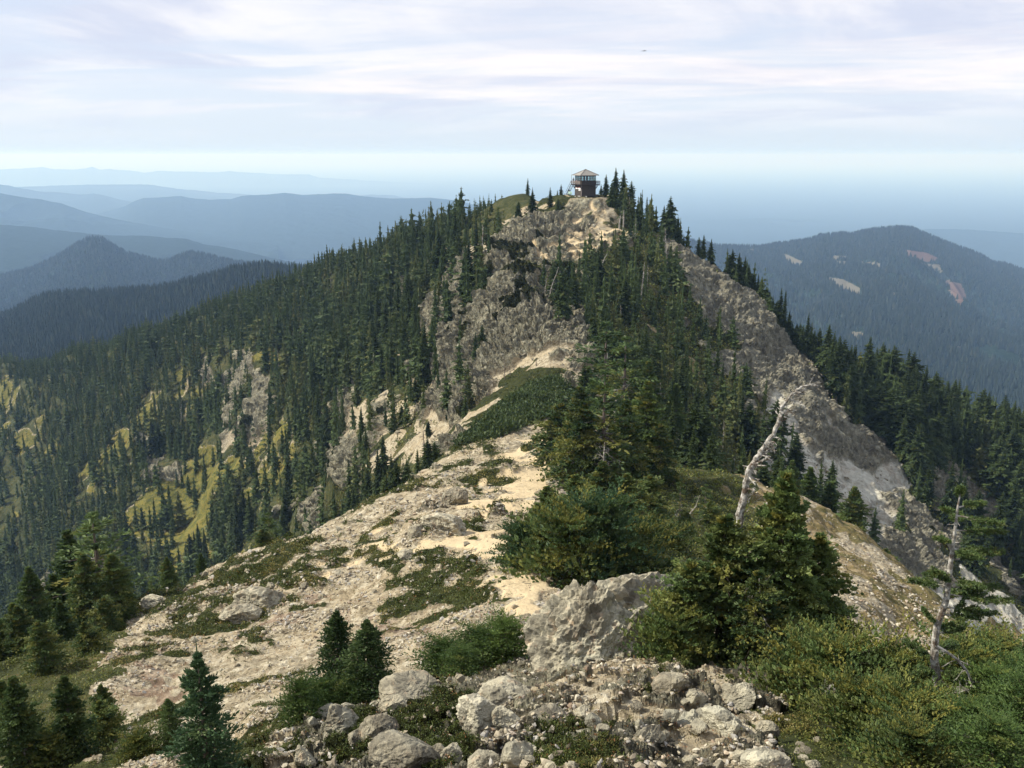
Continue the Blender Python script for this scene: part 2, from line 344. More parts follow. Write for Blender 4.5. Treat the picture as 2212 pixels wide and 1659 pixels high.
rmod = (1 - 0.45*colC[ixr, 2])*np.clip((np.hypot(pr[:, 0]-15, pr[:, 1]-259)-7)/14, 0.3, 1)
disp[ixr] = rk[ixr]*amp*rmod*(0.22*r1 + 0.30*(wc - 0.5) + 0.10*np.minimum(w2*3, 1) + 0.18*(wc2-0.5) + 0.07*np.minimum(w4*3, 1) + 0.06*(wc3-0.5) + 0.03*np.minimum(w6*3, 1) - 0.05)
gen = band(Pn, D, 0.006, 0.10, 60)*0.13
disp += gen*(1 - 0.75*colA[:, 0])
disp += colA[:, 1]*(np.clip(D*0.004, 0.05, 0.5)*0.8 + 0.25*band(Pn, D, 0.003, 0.012, 66))
gg = ((colB[:, 1] > 0.02) | ((D > 14) & (D < 130) & (colB[:, 2] < .5)))
disp += gg*0.10*band(Pn, D, 0.003, 0.012, 70, ridged=True)*(1 - 0.85*colA[:, 0])
nearR = np.nonzero((D > 5) & (D < 19))[0]
pn = Pn[nearR]; w1, w2, wc = worley(pn/0.9 + 0.35*fbm(pn/0.5, 3, .5, 8)[:, None], 25)
fall = np.clip((16.5-D[nearR])/6, 0, 1)*(1-colB[nearR, 2]*.8)
disp[nearR] += fall*(0.34*(wc-0.5) + 0.07*(worley(pn/0.33, 27)[2]-0.5) + 0.08*fbm(pn/0.45, 5, 0.6, 28, ridged=True))*np.clip(D[nearR]/12, 0.3, 1)
Pd = Pn + Nn*disp[:, None]
LKX, LKY = float(ray(1264, 424)[0])*259.0, 259.0; LKZ = float(ray(1264, 424)[1])*259.0
pr_ = np.hypot((Pd[:, 0]-LKX)/1.15, Pd[:, 1]-LKY); pf = np.clip((11-pr_)/6, 0, 1); pf = pf*pf*(3-2*pf)
Pd[:, 2] = Pd[:, 2]*(1-pf) + (LKZ + 0.10*band(Pn, D, .003, .02, 12))*pf
Egrid = (Pd[:, 2]/Pd[:, 1]).reshape(NL, NT).astype(np.float64)
def lidx(y): return np.interp(np.log(y), LL, np.arange(NL))
def gz(x, y):
    """height of the ground"""
    x = np.atleast_1d(np.asarray(x, float)); y = np.atleast_1d(np.asarray(y, float))
    i = np.clip(lidx(y), 0, NL-1.001); j = np.clip(np.interp(x/y, tt, np.arange(NT)), 0, NT-1.001)
    i0 = i.astype(int); j0 = j.astype(int); fi = i-i0; fj = j-j0
    e = (E_[i0, j0]*(1-fi)*(1-fj) + E_[i0+1, j0]*fi*(1-fj) + E_[i0, j0+1]*(1-fi)*fj + E_[i0+1, j0+1]*fi*fj)
    return e*y
E_ = Egrid
def gat(arr, x, y):
    i = np.clip(np.rint(lidx(y)).astype(int), 0, NL-1); j = np.clip(np.rint(np.interp(np.asarray(x)/np.asarray(y), tt, np.arange(NT))).astype(int), 0, NT-1)
    return arr.reshape(NL, NT, -1)[i, j]
CM = np.maximum.accumulate(E_, axis=0)
def visible(x, y, h=0.0):
    """is a point h above the ground seen past the ground in front of it"""
    i = np.clip(np.rint(lidx(y)).astype(int), 1, NL-1); j = np.clip(np.rint(np.interp(x/y, tt, np.arange(NT))).astype(int), 0, NT-1)
    return (gz(x, y)+h)/y >= CM[i-1, j] - 0.002
def hit(px, py, dmin=3.0, dmax=900.0):
    """ground point seen at a picture position, no nearer than dmin"""
    t, e = ray(px, py); t = float(t); e = float(e)
    j = np.clip(np.interp(t, tt, np.arange(NT)), 0, NT-1.001); j0 = int(j); col = E_[:, j0]*(1-(j-j0)) + E_[:, j0+1]*(j-j0)
    ok = np.nonzero((LL > math.log(dmin)) & (LL < math.log(dmax)) & (col >= e))[0]
    if len(ok) == 0: return None
    k = ok[0]
    if k > 0 and col[k-1] < e: f = (e-col[k-1])/(col[k]-col[k-1]); L = LL[k-1] + f*(LL[k]-LL[k-1])
    else: L = LL[k]
    y = math.exp(L); return np.array([t*y, y, e*y])
idx = np.arange(NL*NT).reshape(NL, NT)
GF = np.stack([idx[:-1, :-1].ravel(), idx[:-1, 1:].ravel(), idx[1:, 1:].ravel(), idx[1:, :-1].ravel()], 1)

# ------------------------------------------------------------------ ground material
def ground_mat():
    m, b = newmat('mountain_ground')
    geo = b.n('ShaderNodeNewGeometry'); pos = geo.outputs['Position']
    a = b.n('ShaderNodeVertexColor', layer_name='zone_a').outputs[0]; c = b.n('ShaderNodeVertexColor', layer_name='zone_b').outputs[0]; g = b.n('ShaderNodeVertexColor', layer_name='zone_c').outputs[0]
    sa = b.n('ShaderNodeSeparateColor', {0: a}); sb = b.n('ShaderNodeSeparateColor', {0: c}); sg = b.n('ShaderNodeSeparateColor', {0: g})
    nf = b.noise(pos, 1.3, 8, 0.65); nm = b.noise(pos, 0.22, 7, 0.6); nl = b.noise(pos, 0.035, 6, 0.55); nx = b.noise(pos, 7.0, 5, 0.65)
    def soft(v, w=0.35): return b.step(b.math('ADD', v, b.math('MULTIPLY', b.math('SUBTRACT', nf, 0.5), w*2)), 0.4, 0.6)
    # loose stones: two sizes of cells, each its own tone
    v1 = b.n('ShaderNodeTexVoronoi', {'Vector': pos, 'Scale': 9.0}); v2 = b.n('ShaderNodeTexVoronoi', {'Vector': pos, 'Scale': 2.6}); v3 = b.n('ShaderNodeTexVoronoi', {'Vector': pos, 'Scale': 0.8})
    def tone(v): return b.n('ShaderNodeSeparateColor', {0: v.outputs['Color']}).outputs[0]
    t1, t2, t3 = tone(v1), tone(v2), tone(v3)
    st = b.math('ADD', b.math('ADD', b.math('MULTIPLY', t1, 0.3), b.math('MULTIPLY', t2, 0.35)), b.math('MULTIPLY', nf, 0.5))
    scree = b.ramp(st, [(0.24, (0.10, 0.080, 0.052)), (0.42, (0.22, 0.182, 0.118)), (0.60, (0.315, 0.265, 0.178)), (0.85, (0.46, 0.41, 0.30))])
    scree = b.mix(b.step(nm, 0.45, 0.65), scree, b.mix(0.45, scree, (0.34, 0.265, 0.16)))
    trail = b.ramp(b.math('ADD', b.math('MULTIPLY', nx, 0.5), b.math('MULTIPLY', nm, 0.5)), [(0.3, (0.42, 0.325, 0.19)), (0.55, (0.54, 0.43, 0.265)), (0.75, (0.60, 0.49, 0.325))])
    mat = b.ramp(b.math('ADD', b.math('MULTIPLY', nf, 0.6), b.math('MULTIPLY', nx, 0.4)), [(0.32, (0.012, 0.015, 0.006)), (0.48, (0.026, 0.031, 0.010)), (0.62, (0.052, 0.056, 0.017)), (0.75, (0.11, 0.085, 0.035))])
    mead = b.ramp(b.math('ADD', b.math('MULTIPLY', nf, 0.5), b.math('MULTIPLY', nm, 0.5)), [(0.36, (0.04, 0.05, 0.015)), (0.47, (0.095, 0.095, 0.025)), (0.57, (0.17, 0.145, 0.036)), (0.7, (0.20, 0.115, 0.045))])
    und = b.ramp(b.math('ADD', b.math('MULTIPLY', nf, 0.5), b.math('MULTIPLY', nm, 0.5)), [(0.35, (0.018, 0.025, 0.010)), (0.52, (0.05, 0.055, 0.02)), (0.66, (0.12, 0.095, 0.04)), (0.8, (0.2, 0.17, 0.09))])
    gsc = b.ramp(b.math('ADD', b.math('MULTIPLY', t3, 0.3), b.math('MULTIPLY', nf, 0.7)), [(0.2, (0.17, 0.16, 0.125)), (0.42, (0.34, 0.322, 0.26)), (0.62, (0.47, 0.45, 0.37)), (0.9, (0.58, 0.56, 0.47))])
    gsc = b.mix(b.math('MULTIPLY', b.step(nm, 0.5, 0.62), 0.4), gsc, (0.31, 0.25, 0.185))
    # crag rock: beds, cracks with crevice shade painted in, lichen
    rp = b.n('ShaderNodeMapping', {0: pos, 2: (0.0, 0.35, 0.2), 3: (1, 1, 0.65)}).outputs[0]
    rn = b.noise(rp, 0.75, 10, 0.74, 0.4); vc = b.n('ShaderNodeTexVoronoi', {'Vector': rp, 'Scale': 0.75}, feature='DISTANCE_TO_EDGE').outputs['Distance']
    vc2 = b.n('ShaderNodeTexVoronoi', {'Vector': b.mix(0.3, rp, b.noise(rp, 1.0, 4, .6, 0, 1)), 'Scale': 2.7}, feature='DISTANCE_TO_EDGE').outputs['Distance']
    rock = b.ramp(rn, [(0.30, (0.13, 0.123, 0.088)), (0.43, (0.275, 0.26, 0.185)), (0.54, (0.42, 0.40, 0.29)), (0.70, (0.60, 0.575, 0.44))])
    rock = b.mix(b.math('MULTIPLY', b.step(nf, 0.52, 0.62), 0.6), rock, (0.47, 0.40, 0.26))
    rock = b.mix(b.math('MULTIPLY', b.step(vc2, 0.09, 0.02), 0.55), rock, (0.07, 0.06, 0.05))  # crack pattern, its crevice shade put into the rock colour
    rock = b.mix(b.math('MULTIPLY', b.step(nx, 0.55, 0.7), 0.35), rock, (0.10, 0.09, 0.08))
    rockr = b.ramp(rn, [(0.30, (0.11, 0.105, 0.078)), (0.44, (0.25, 0.238, 0.18)), (0.56, (0.38, 0.36, 0.275)), (0.72, (0.52, 0.495, 0.39))])
    rockr = b.mix(b.math('MULTIPLY', b.step(nm, 0.52, 0.62), 0.4), rockr, (0.23, 0.195, 0.13))
    rock = b.mix(soft(sg.outputs[2]), rock, rockr)
    t4 = tone(b.n('ShaderNodeTexVoronoi', {'Vector': b.mix(0.2, rp, b.noise(rp, 1.2, 4, .6, 0, 1)), 'Scale': 1.5}))
    t5 = tone(b.n('ShaderNodeTexVoronoi', {'Vector': rp, 'Scale': 0.33}))
    rock = b.mix(0.75, rock, b.mix(b.math('ADD', b.math('MULTIPLY', t4, .6), b.math('MULTIPLY', t5, .4)), (0.35, 0.35, 0.36), (1.5, 1.46, 1.38)), 'MULTIPLY')  # facet shading put into the colour as a random tone per block
    col = scree
    col = b.mix(soft(sa.outputs[0], .15), col, trail)
    col = b.mix(soft(sg.outputs[1]), col, b.mix(b.step(nf, .4, .6), (0.17, 0.12, 0.08), (0.34, 0.27, 0.19)))
    col = b.mix(soft(sb.outputs[2]), col, und)
    col = b.mix(soft(sb.outputs[1]), col, gsc)
    col = b.mix(soft(sb.outputs[0], .3), col, rock)
    ms = b.step(b.math('ADD', sa.outputs[2], b.math('ADD', b.math('MULTIPLY', b.math('SUBTRACT', nm, 0.5), 1.6), b.math('MULTIPLY', b.math('SUBTRACT', nf, 0.5), 0.8))), 0.45, 0.62)
    col = b.mix(ms, col, mead)
    gr = b.ramp(b.noise(b.n('ShaderNodeMapping', {0: pos, 2: (0, 0, 0.9), 3: (0.25, 1.6, 0.6)}).outputs[0], 0.5, 7, .65), [(0.3, (0.06, 0.065, 0.02)), (0.45, (0.13, 0.11, 0.045)), (0.55, (0.20, 0.15, 0.07)), (0.7, (0.34, 0.27, 0.17))])
    col = b.mix(soft(sg.outputs[0]), col, gr)
    col = b.mix(soft(sa.outputs[1]), col, mat)
    # relief in the shader, below the size of the mesh
    h = b.math('ADD', b.math('MULTIPLY', nf, 0.25), b.math('MULTIPLY', nx, 0.05))
    h = b.math('ADD', h, b.math('MULTIPLY', t2, 0.05)); h = b.math('ADD', h, b.math('MULTIPLY', t1, 0.02))
    hr = b.math('ADD', b.math('MULTIPLY', rn, 2.4), b.math('MULTIPLY', b.math('MINIMUM', b.math('MULTIPLY', vc2, 4), 0.5), 0.35))
    hr = b.math('MULTIPLY', b.math('ADD', hr, b.math('MULTIPLY', b.math('MINIMUM', b.math('MULTIPLY', vc, 3), 0.6), 0.5)), sb.outputs[0])
    hr = b.math('ADD', hr, b.math('MULTIPLY', b.math('MULTIPLY', t4, 0.9), sb.outputs[0]))
    bump = b.n('ShaderNodeBump', {'Strength': 1.0, 'Distance': 1.0, 'Height': b.math('ADD', h, hr)})
    finish(b, col, 0.95, bump.outputs[0], 0.1)
    return m
M_GROUND = ground_mat()
ground = mesh_np('ground', Pd, GF, M_GROUND, {'zone_a': colA, 'zone_b': colB, 'zone_c': colC}, smooth=False)
tag(ground, kind='structure')
print('ground', time.time()-T0)

#@@HILLS
# ------------------------------------------------------------------ far hills
def hill_mat(name, dark, mid, bare=None, bscale=0.004, thr=0.68):
    m, b = newmat(name); pos = b.n('ShaderNodeNewGeometry').outputs['Position']
    nf = b.noise(pos, 0.05, 6, 0.7); nl = b.noise(pos, bscale, 6, 0.6)
    v = b.n('ShaderNodeTexVoronoi', {'Vector': pos, 'Scale': 0.09})
    t = b.math('ADD', b.math('MULTIPLY', nf, 0.6), b.math('MULTIPLY', v.outputs['Distance'], 0.4))
    col = b.ramp(t, [(0.3, mid), (0.6, dark)])
    if bare:
        mk = b.n('ShaderNodeVertexColor', layer_name='clearing').outputs[0]
        s = b.n('ShaderNodeSeparateColor', {0: mk})
        f = b.step(b.math('ADD', s.outputs[0], b.math('MULTIPLY', b.math('SUBTRACT', b.noise(pos, 0.02, 6, .65), 0.5), 0.9)), 0.45, 0.6)
        col = b.mix(f, col, b.mix(s.outputs[1], bare, (0.13, 0.085, 0.065)))
    finish(b, col, 1.0, None, 0.0)
    return m
HILLS = []
def hill(crest_pts, Dc, Df, pyf, mat, rough=0.03, nrow=90, ncol=420, back=0.35, name='hills', seed=1, shp=1.0, det=5, clear=None, dfun=None):
    """ridge with a crest read at (x, y) in the picture at distance Dc, its foot at distance Df at picture height pyf"""
    cx_ = [p[0] for p in crest_pts]; cyy = [p[1] for p in crest_pts]
    px = np.linspace(cx_[0], cx_[-1], ncol)
    t, e = ray(px, np.interp(px, cx_, cyy))
    u = np.concatenate([np.linspace(0, 1, nrow), 1 + np.linspace(0, 1, 14)[1:]])
    dcv = np.full(ncol, float(Dc)) if dfun is None else np.array([dfun(p) for p in px])
    V = np.zeros((len(u), ncol, 3)); _, ef = ray(px, np.full(ncol, float(pyf)))
    zc = e*dcv; zf = ef*Df
    for k, uu in enumerate(u):
        if uu <= 1: d = Df + (dcv-Df)*uu; zz_ = zf + (zc-zf)*(uu**shp)
        else: d = dcv*(1 + back*(uu-1)); zz_ = zc - back*dcv*0.45*(uu-1)
        V[k] = np.stack([t*d, d, zz_], -1)
    P = V.reshape(-1, 3); uu = np.repeat(np.minimum(u, 1), ncol)
    s = Dc*0.16
    fade = np.clip((1-uu)*6, 0, 1)*np.clip(uu*4+.2, 0, 1)
    fade[np.repeat(u, ncol) > 1] = 0
    nrel = fbm(np.stack([P[:, 0]/s, P[:, 1]/(s*2.2), np.full(len(P), seed*3.7)], 1), det, 0.5, seed, ridged=True)
    P[:, 2] += np.minimum(nrel-0.3, 0)*1.25*rough*Dc*fade + fbm(P/(Dc*0.012), 3, 0.6, seed+5)*Dc*0.0007
    cols = None
    hx, hy = proj(P[:, 0], P[:, 1], P[:, 2])
    if clear is not None:
        r = np.zeros(len(P)); g2 = np.zeros(len(P))
        for kind_, ply in clear:
            ins = inpoly(hx, hy, ply)
            r[ins] = 1.0
            if kind_: g2[ins] = 1
        cols = {'clearing': np.stack([r, g2, r*0], 1)}
    nr = len(u); id_ = np.arange(nr*ncol).reshape(nr, ncol)
    Fq = np.stack([id_[:-1, :-1].ravel(), id_[:-1, 1:].ravel(), id_[1:, 1:].ravel(), id_[1:, :-1].ravel()], 1)
    o = mesh_np(name, P, Fq, mat, cols, smooth=True); tag(o, kind='structure')
    HILLS.append((P.reshape(nr, ncol, 3), u, cols)); return o
MH = hill_mat('forested_hill', (0.012, 0.020, 0.016), (0.026, 0.040, 0.029))
MHC = hill_mat('forested_hill_with_clearings', (0.012, 0.022, 0.016), (0.028, 0.043, 0.029), (0.125, 0.115, 0.085))
CLEAR = [(0,[(1785,598),(1820,603),(1858,622),(1855,640),(1830,632),(1800,612)]),(0,[(1800,560),(1800,552),(1830,553),(1828,560)]),(0,[(1803,563),(1830,565),(1830,571),(1805,570)]),(0,[(1855,565),(1900,568),(1905,576),(1860,572)]),
 (0,[(1683,548),(1700,550),(1733,565),(1730,578),(1708,570)]),(1,[(1955,540),(2000,545),(2030,560),(2000,566),(1960,552)]),(0,[(1985,566),(2030,572),(2038,590),(2010,580)]),(1,[(2040,605),(2075,612),(2088,640),(2075,660),(2055,635)]),
 (0,[(1830,715),(1865,718),(1862,730),(1838,730)]),(0,[(2060,745),(2080,748),(2070,758)]),(0,[(1612,538),(1635,538),(1634,543),(1612,542)]),(0,[(1745,597),(1765,600),(1750,606)]),(0,[(1928,630),(1938,633),(1932,640)])]
hill([(-500,790),(-100,715),(0,692),(67,660),(101,645),(141,640),(202,638),(303,632),(371,622),(421,610),(505,587),(573,577),(700,590),(900,640)], 1300, 850, 850, MH, 0.035, 110, 420, seed=3)
hill([(-500,650),(0,598),(67,582),(101,568),(135,548),(168,529),(192,515),(219,515),(243,531),(270,546),(303,556),(337,565),(364,565),(388,553),(415,547),(448,553),(489,563),(540,572),(700,590),(900,600)], 3000, 2000, 740, MH, 0.03, 120, 460, seed=5)
hill([(-500,470),(0,485),(67,490),(135,499),(202,505),(236,509),(303,509),(371,514),(404,516),(438,527),(505,537),(573,554),(700,580),(900,600)], 5000, 3200, 640, MH, 0.02, 80, 360, seed=7)
hill([(-500,400),(0,418),(50,426),(101,433),(135,440),(168,452),(202,462),(236,470),(286,480),(400,500),(600,520)], 7600, 5600, 560, MH, 0.02, 70, 300, seed=9)
hill([(150,480),(269,446),(286,436),(310,428),(354,426),(391,423),(421,429),(455,431),(499,430),(522,423),(573,421),(616,416),(657,421),(708,419),(745,418),(780,424),(850,429),(930,427),(980,432),(1015,440),(1060,450),(1200,470)], 10000, 6500, 560, MH, 0.022, 90, 420, seed=11)
hill([(-500,390),(0,399),(20,401),(50,408),(84,413),(135,416),(168,420),(202,418),(229,423),(256,430),(350,450),(500,470)], 12500, 10500, 470, MH, 0.015, 50, 300, seed=13)
hill([(-200,410),(40,404),(190,399),(320,398),(354,404),(470,416),(600,424),(760,424),(800,420),(850,422),(900,432)], 17000, 14000, 440, MH, 0.01, 40, 300, seed=15)
hill([(-600,370),(0,366),(50,364),(94,361),(118,366),(162,366),(185,364),(199,361),(215,366),(236,365),(286,369),(313,373),(337,370),(404,371),(471,372),(495,369),(515,372),(556,374),(620,377),(667,376),(675,379),(690,384),(745,387),(850,393),(1000,400),(1300,425),(1500,470)], 30000, 22000, 480, MH, 0.006, 60, 900, seed=17, det=6)
hill([(1200,540),(1484,521),(1551,533),(1635,535),(1703,526),(1753,518),(1770,511),(1821,506),(1838,509),(1871,500),(1905,496),(1939,493),(1972,495),(1993,506),(2040,525),(2090,543),(2124,556),(2141,569),(2175,573),(2212,587),(2500,700)], 3600, 1100, 980, MHC, 0.035, 200, 620, seed=19, shp=0.85, clear=CLEAR)
hill([(1200,500),(1467,477),(1652,471),(1770,476),(1905,484),(2006,500),(2212,520),(2700,560)], 13000, 9000, 560, MH, 0.02, 60, 300, seed=21)
hill([(1800,520),(2006,494),(2090,496),(2212,504),(2700,530)], 9500, 7000, 600, MH, 0.02, 60, 300, seed=23)
vf = mesh_np('valley_floor', np.array([(-60000, 400, -900), (60000, 400, -900), (190000, 185000, -950), (-190000, 185000, -950)], float), np.array([[0, 1, 2, 3]]), MH)
tag(vf, kind='structure')
# ------------------------------------------------------------------ haze
def haze():
    m, b = newmat('haze_air')
    v = b.n('ShaderNodeVolumePrincipled', {'Color': (0.265, 0.415, 0.665, 1), 'Density': 0.00014, 'Anisotropy': 0.1, 'Absorption Color': (0.9, 0.95, 1.0, 1)})
    o = b.n('ShaderNodeOutputMaterial'); b.nt.links.new(v.outputs[0], o.inputs['Volume'])
    x0, x1, y0, y1, z0, z1 = -195000, 195000, -3000, 190000, -1600, 70
    V = np.array([(x, y, z) for z in (z0, z1) for y in (y0, y1) for x in (x0, x1)], float)
    Fq = np.array([[0, 2, 3, 1], [4, 5, 7, 6], [0, 1, 5, 4], [2, 6, 7, 3], [0, 4, 6, 2], [1, 3, 7, 5]])
    tag(mesh_np('haze', V, Fq, m), kind='stuff')
haze()
#@@TREES
# ------------------------------------------------------------------ vegetation builders
class Buf:
    def __init__(s): s.V = []; s.F = []; s.C = []; s.n = 0
    def add(s, V, Fq, C=None):
        V = np.asarray(V, float); s.V.append(V); s.F.append(np.asarray(Fq) + s.n)
        if C is None: C = np.zeros((len(V), 3))
        C = np.asarray(C, float)
        if C.ndim == 1: C = np.tile(C, (len(V), 1))
        s.C.append(C); s.n += len(V)
    def arrays(s):
        return np.concatenate(s.V), s.F, np.concatenate(s.C)
    def mesh(s, name, mat, smooth=False, **kw):
        V, Fl, C = s.arrays(); f3 = [f for f in Fl if f.shape[1] == 3]; f4 = [f for f in Fl if f.shape[1] == 4]
        Fs = ([np.concatenate(f3)] if f3 else []) + ([np.concatenate(f4)] if f4 else [])
        return mesh_np(name, V, Fs, mat, {'tint': C}, smooth, **kw)
def unit(v): return v/np.maximum(np.linalg.norm(v, axis=-1, keepdims=True), 1e-9)
def tube(pts, rad, sides=6, col=(0.5, 0, 0), jit=0.0, R=rng):
    pts = np.asarray(pts, float); n = len(pts); rad = np.broadcast_to(np.asarray(rad, float), (n,))
    T = np.zeros_like(pts); T[1:-1] = pts[2:]-pts[:-2]; T[0] = pts[1]-pts[0]; T[-1] = pts[-1]-pts[-2]; T = unit(T)
    ref = np.array([0.13, 0.97, 0.2]) if abs(T[0] @ np.array([0.13, 0.97, 0.2])) < 0.9 else np.array([1., 0, 0])
    A = unit(np.cross(T, ref)); B = np.cross(T, A); a = np.linspace(0, 2*math.pi, sides, endpoint=False)
    r = rad[:, None]*(1 + jit*R.uniform(-1, 1, (n, sides)))
    V = pts[:, None] + (np.cos(a)[None, :, None]*A[:, None] + np.sin(a)[None, :, None]*B[:, None])*r[..., None]
    id_ = np.arange(n*sides).reshape(n, sides); nx_ = np.roll(id_, -1, 1)
    Fq = np.stack([id_[:-1].ravel(), nx_[:-1].ravel(), nx_[1:].ravel(), id_[1:].ravel()], 1)
    return V.reshape(-1, 3), Fq, np.tile(np.asarray(col, float), (n*sides, 1))
def kites(base, tip, wid, side, col, bul=0.45):
    """flat leaf-like blades: base (n,3), tip (n,3), width (n,), side direction (n,3), col (n,3)"""
    mid = base + (tip-base)*bul; s = unit(side)*wid[:, None]*0.5
    V = np.stack([base, mid+s, tip, mid-s], 1).reshape(-1, 3); n = len(base)
    Fq = np.arange(n*4).reshape(n, 4); return V, Fq, np.repeat(col, 4, 0)
def conifer(H=1.0, R=0.16, nb=120, tw=6, shoots=0, seed=0, base=0.06, droop=0.35, up=0.25, shape=0.85, width=0.5, gaps=0.25, flag=0.0, flagdir=0.0,
            tint=(0.5, 0.3), lean=(0, 0), top=0.0, brush=0.0, clump=0.0, dead=0):
    """returns crown Buf and wood Buf of one conifer, H tall, R wide at its foot"""
    R_ = np.random.default_rng(seed); cr = Buf(); wood = Buf()
    h = base + (1-base)*(np.arange(nb)+R_.uniform(0, 1, nb))/nb; h = h**(0.9)
    if clump > 0:
        k = max(3, int(nb/7)); h = h*(1-clump) + clump*(np.round(h*k)/k)
    az = np.arange(nb)*2.39996 + R_.normal(0, 0.35, nb)
    prof = np.clip(1-h, 0, 1)**shape*(0.35+0.65*np.minimum(1, (1-h)*6)) + 0.03
    bumps = 1 + gaps*np.sin(h*23 + seed)*np.cos(az*2 + h*9) + gaps*R_.normal(0, 0.6, nb)
    L = R*prof*np.clip(bumps, 0.25, 1.6)
    if flag: L = L*np.clip(1 + flag*np.cos(az-flagdir), 0.12, 2.2)
    low = np.clip(h/0.35, 0, 1); L = L*(0.75+0.25*low)
    def axis(hh): return np.stack([lean[0]*hh**1.5*H, lean[1]*hh**1.5*H, hh*H], -1)
    o = axis(h)
    d0 = np.stack([np.cos(az), np.sin(az), np.zeros(nb)], 1); side = np.stack([-np.sin(az), np.cos(az), np.zeros(nb)], 1)
    upb = up*(0.2 + 1.6*h**2) + R_.normal(0, 0.08, nb); dr = droop*(1.1-h)
    def bp(s):   # points on branches, s (nb,k)
        return o[:, None] + L[:, None, None]*(d0[:, None]*s[..., None] + np.array([0, 0, 1.])*(upb[:, None]*s - dr[:, None]*s*s)[..., None])
    tb = R_.uniform(0, 1, nb); yb = np.clip(R_.normal(tint[1], 0.2, nb), 0, 1)
    s = (np.arange(tw)+0.6)[None]/tw*np.ones((nb, 1)) + R_.uniform(-.4, .4, (nb, tw))/tw; s = np.clip(s, 0.08, 1)
    P0 = bp(s); sg = np.where((np.arange(tw) % 2)[None] == 0, 1.0, -1.0)*np.ones((nb, 1))
    tl = L[:, None]*(0.62*(1-0.62*s))*R_.uniform(0.6, 1.2, (nb, tw)) + 0.012*H*(shoots == 0)
    ang = sg*R_.uniform(0.45, 1.05, (nb, tw)); ang[:, -1] *= 0.2
    td = d0[:, None]*np.cos(ang)[..., None] + side[:, None]*np.sin(ang)[..., None]
    td[..., 2] += (upb[:, None] - 2*dr[:, None]*s)*0.8 + R_.normal(0, 0.15, (nb, tw)) + brush
    td = unit(td); P1 = P0 + td*tl[..., None]
    sd_ = np.cross(td, np.array([0, 0, 1.])) + R_.normal(0, 0.35, td.shape)
    c = np.stack([np.repeat(tb[:, None], tw, 1)*0.6 + R_.uniform(0, .4, (nb, tw)), np.repeat(yb[:, None], tw, 1), s], -1)
    if shoots == 0:
        f = lambda a: a.reshape(-1, a.shape[-1])
        wv = (tl*width*R_.uniform(0.7, 1.3, tl.shape)).ravel()
        cr.add(*kites(f(P0 - td*tl[..., None]*0.25), f(P1), wv, f(sd_), f(c)))
        sd2 = np.cross(f(td), f(sd_)); cr.add(*kites(f(P0), f(P1), wv*0.5, sd2, f(c)))
    else:
        k = shoots; q = np.linspace(0.15, 1.0, k)[None, None] + R_.uniform(-.5, .5, (nb, tw, k))*0.7/k
        B = P0[:, :, None] + (P1-P0)[:, :, None]*q[..., None]
        ss = np.where((np.arange(k) % 2) == 0, 1.0, -1.0)*np.ones((nb, tw, 1))
        sdu = unit(np.cross(td, np.array([0, 0, 1.]))); a2 = ss*R_.uniform(0.3, 1.1, (nb, tw, k)); a2[..., -1] *= 0.2
        sh = td[:, :, None]*np.cos(a2)[..., None] + sdu[:, :, None]*np.sin(a2)[..., None] + R_.normal(0, 0.22, (nb, tw, k, 3)); sh[..., 2] += 0.15 + brush
        sh = unit(sh); sl = (0.030*H*R_.uniform(0.7, 1.3, (nb, tw, k)) + tl[..., None]*0.30*(1.1-q))
        T = B + sh*sl[..., None]; cc = np.repeat(c[:, :, None], k, 2).copy(); cc[..., 2] = q; cc[..., 0] = np.clip(cc[..., 0] + R_.uniform(-.3, .3, cc.shape[:-1]), 0, 1)
        f = lambda a: a.reshape(-1, 3)
        B, T, cc, sh, slf = f(B), f(T), f(cc), f(sh), sl.ravel()
        r1 = unit(np.cross(sh, R_.normal(0, 1, sh.shape)))
        cr.add(*kites(B, T, slf*0.42*width*2, r1, cc, 0.5)); cr.add(*kites(B, T, slf*0.36*width*2, np.cross(sh, r1), cc, 0.5))
        # needles fanned out round each shoot
        for w in range(2):
            m_ = B + (T-B)*R_.uniform(0.2, 0.8, (len(B), 1)); dn = unit(sh*0.9 + unit(R_.normal(0, 1, sh.shape)))
            cr.add(*kites(m_, m_ + dn*slf[:, None]*0.42, slf*0.13, np.cross(dn, R_.normal(0, 1, sh.shape)), cc, 0.5))
    # leader
    tp = axis(np.linspace(0.93, 1.03+top, 4)); cr.add(*tube(tp, H*np.array([0.012, 0.009, 0.006, 0.002])*(1 if shoots == 0 else 0.8), 4, (0.5, tint[1], 0.8)))
    hs = np.linspace(-0.04, 0.97, 9 if shoots else 5); rr = (0.019 if shoots == 0 else 0.022)*H*(1.05-hs)
    wood.add(*tube(axis(np.maximum(hs, 0))+np.stack([hs*0, hs*0, np.minimum(hs, 0)*H], 1), rr, 6 if shoots else 4, (0.4, 0, 0)))
    if shoots or dead:
        nbb = nb if shoots else 0
        for i in range(0, nbb, 2):
            q = bp(np.linspace(0, 0.85, 4)[None].repeat(nb, 0))[i] if i == 0 else None
        if shoots:
            Q4 = bp(np.linspace(0, 0.9, 4)[None].repeat(nb, 0))
            for i in range(nb):
                wood.add(*tube(Q4[i], H*0.006*np.array([1, .7, .45, .15])*(1.2-h[i]), 3, (0.45, 0, 0)))
    for i in range(dead):
        hh = R_.uniform(0.02, 0.75); a = R_.uniform(0, 6.28); l = R*R_.uniform(0.35, 0.9)*(1.1-hh)
        p0 = axis(np.array([hh]))[0]; d = np.array([math.cos(a), math.sin(a), R_.uniform(-0.5, 0.2)])
        deadbranch(wood, p0, d, l, H*0.006, R_, 3 if shoots else 1, (0.9, 0, 0))
    return cr, wood
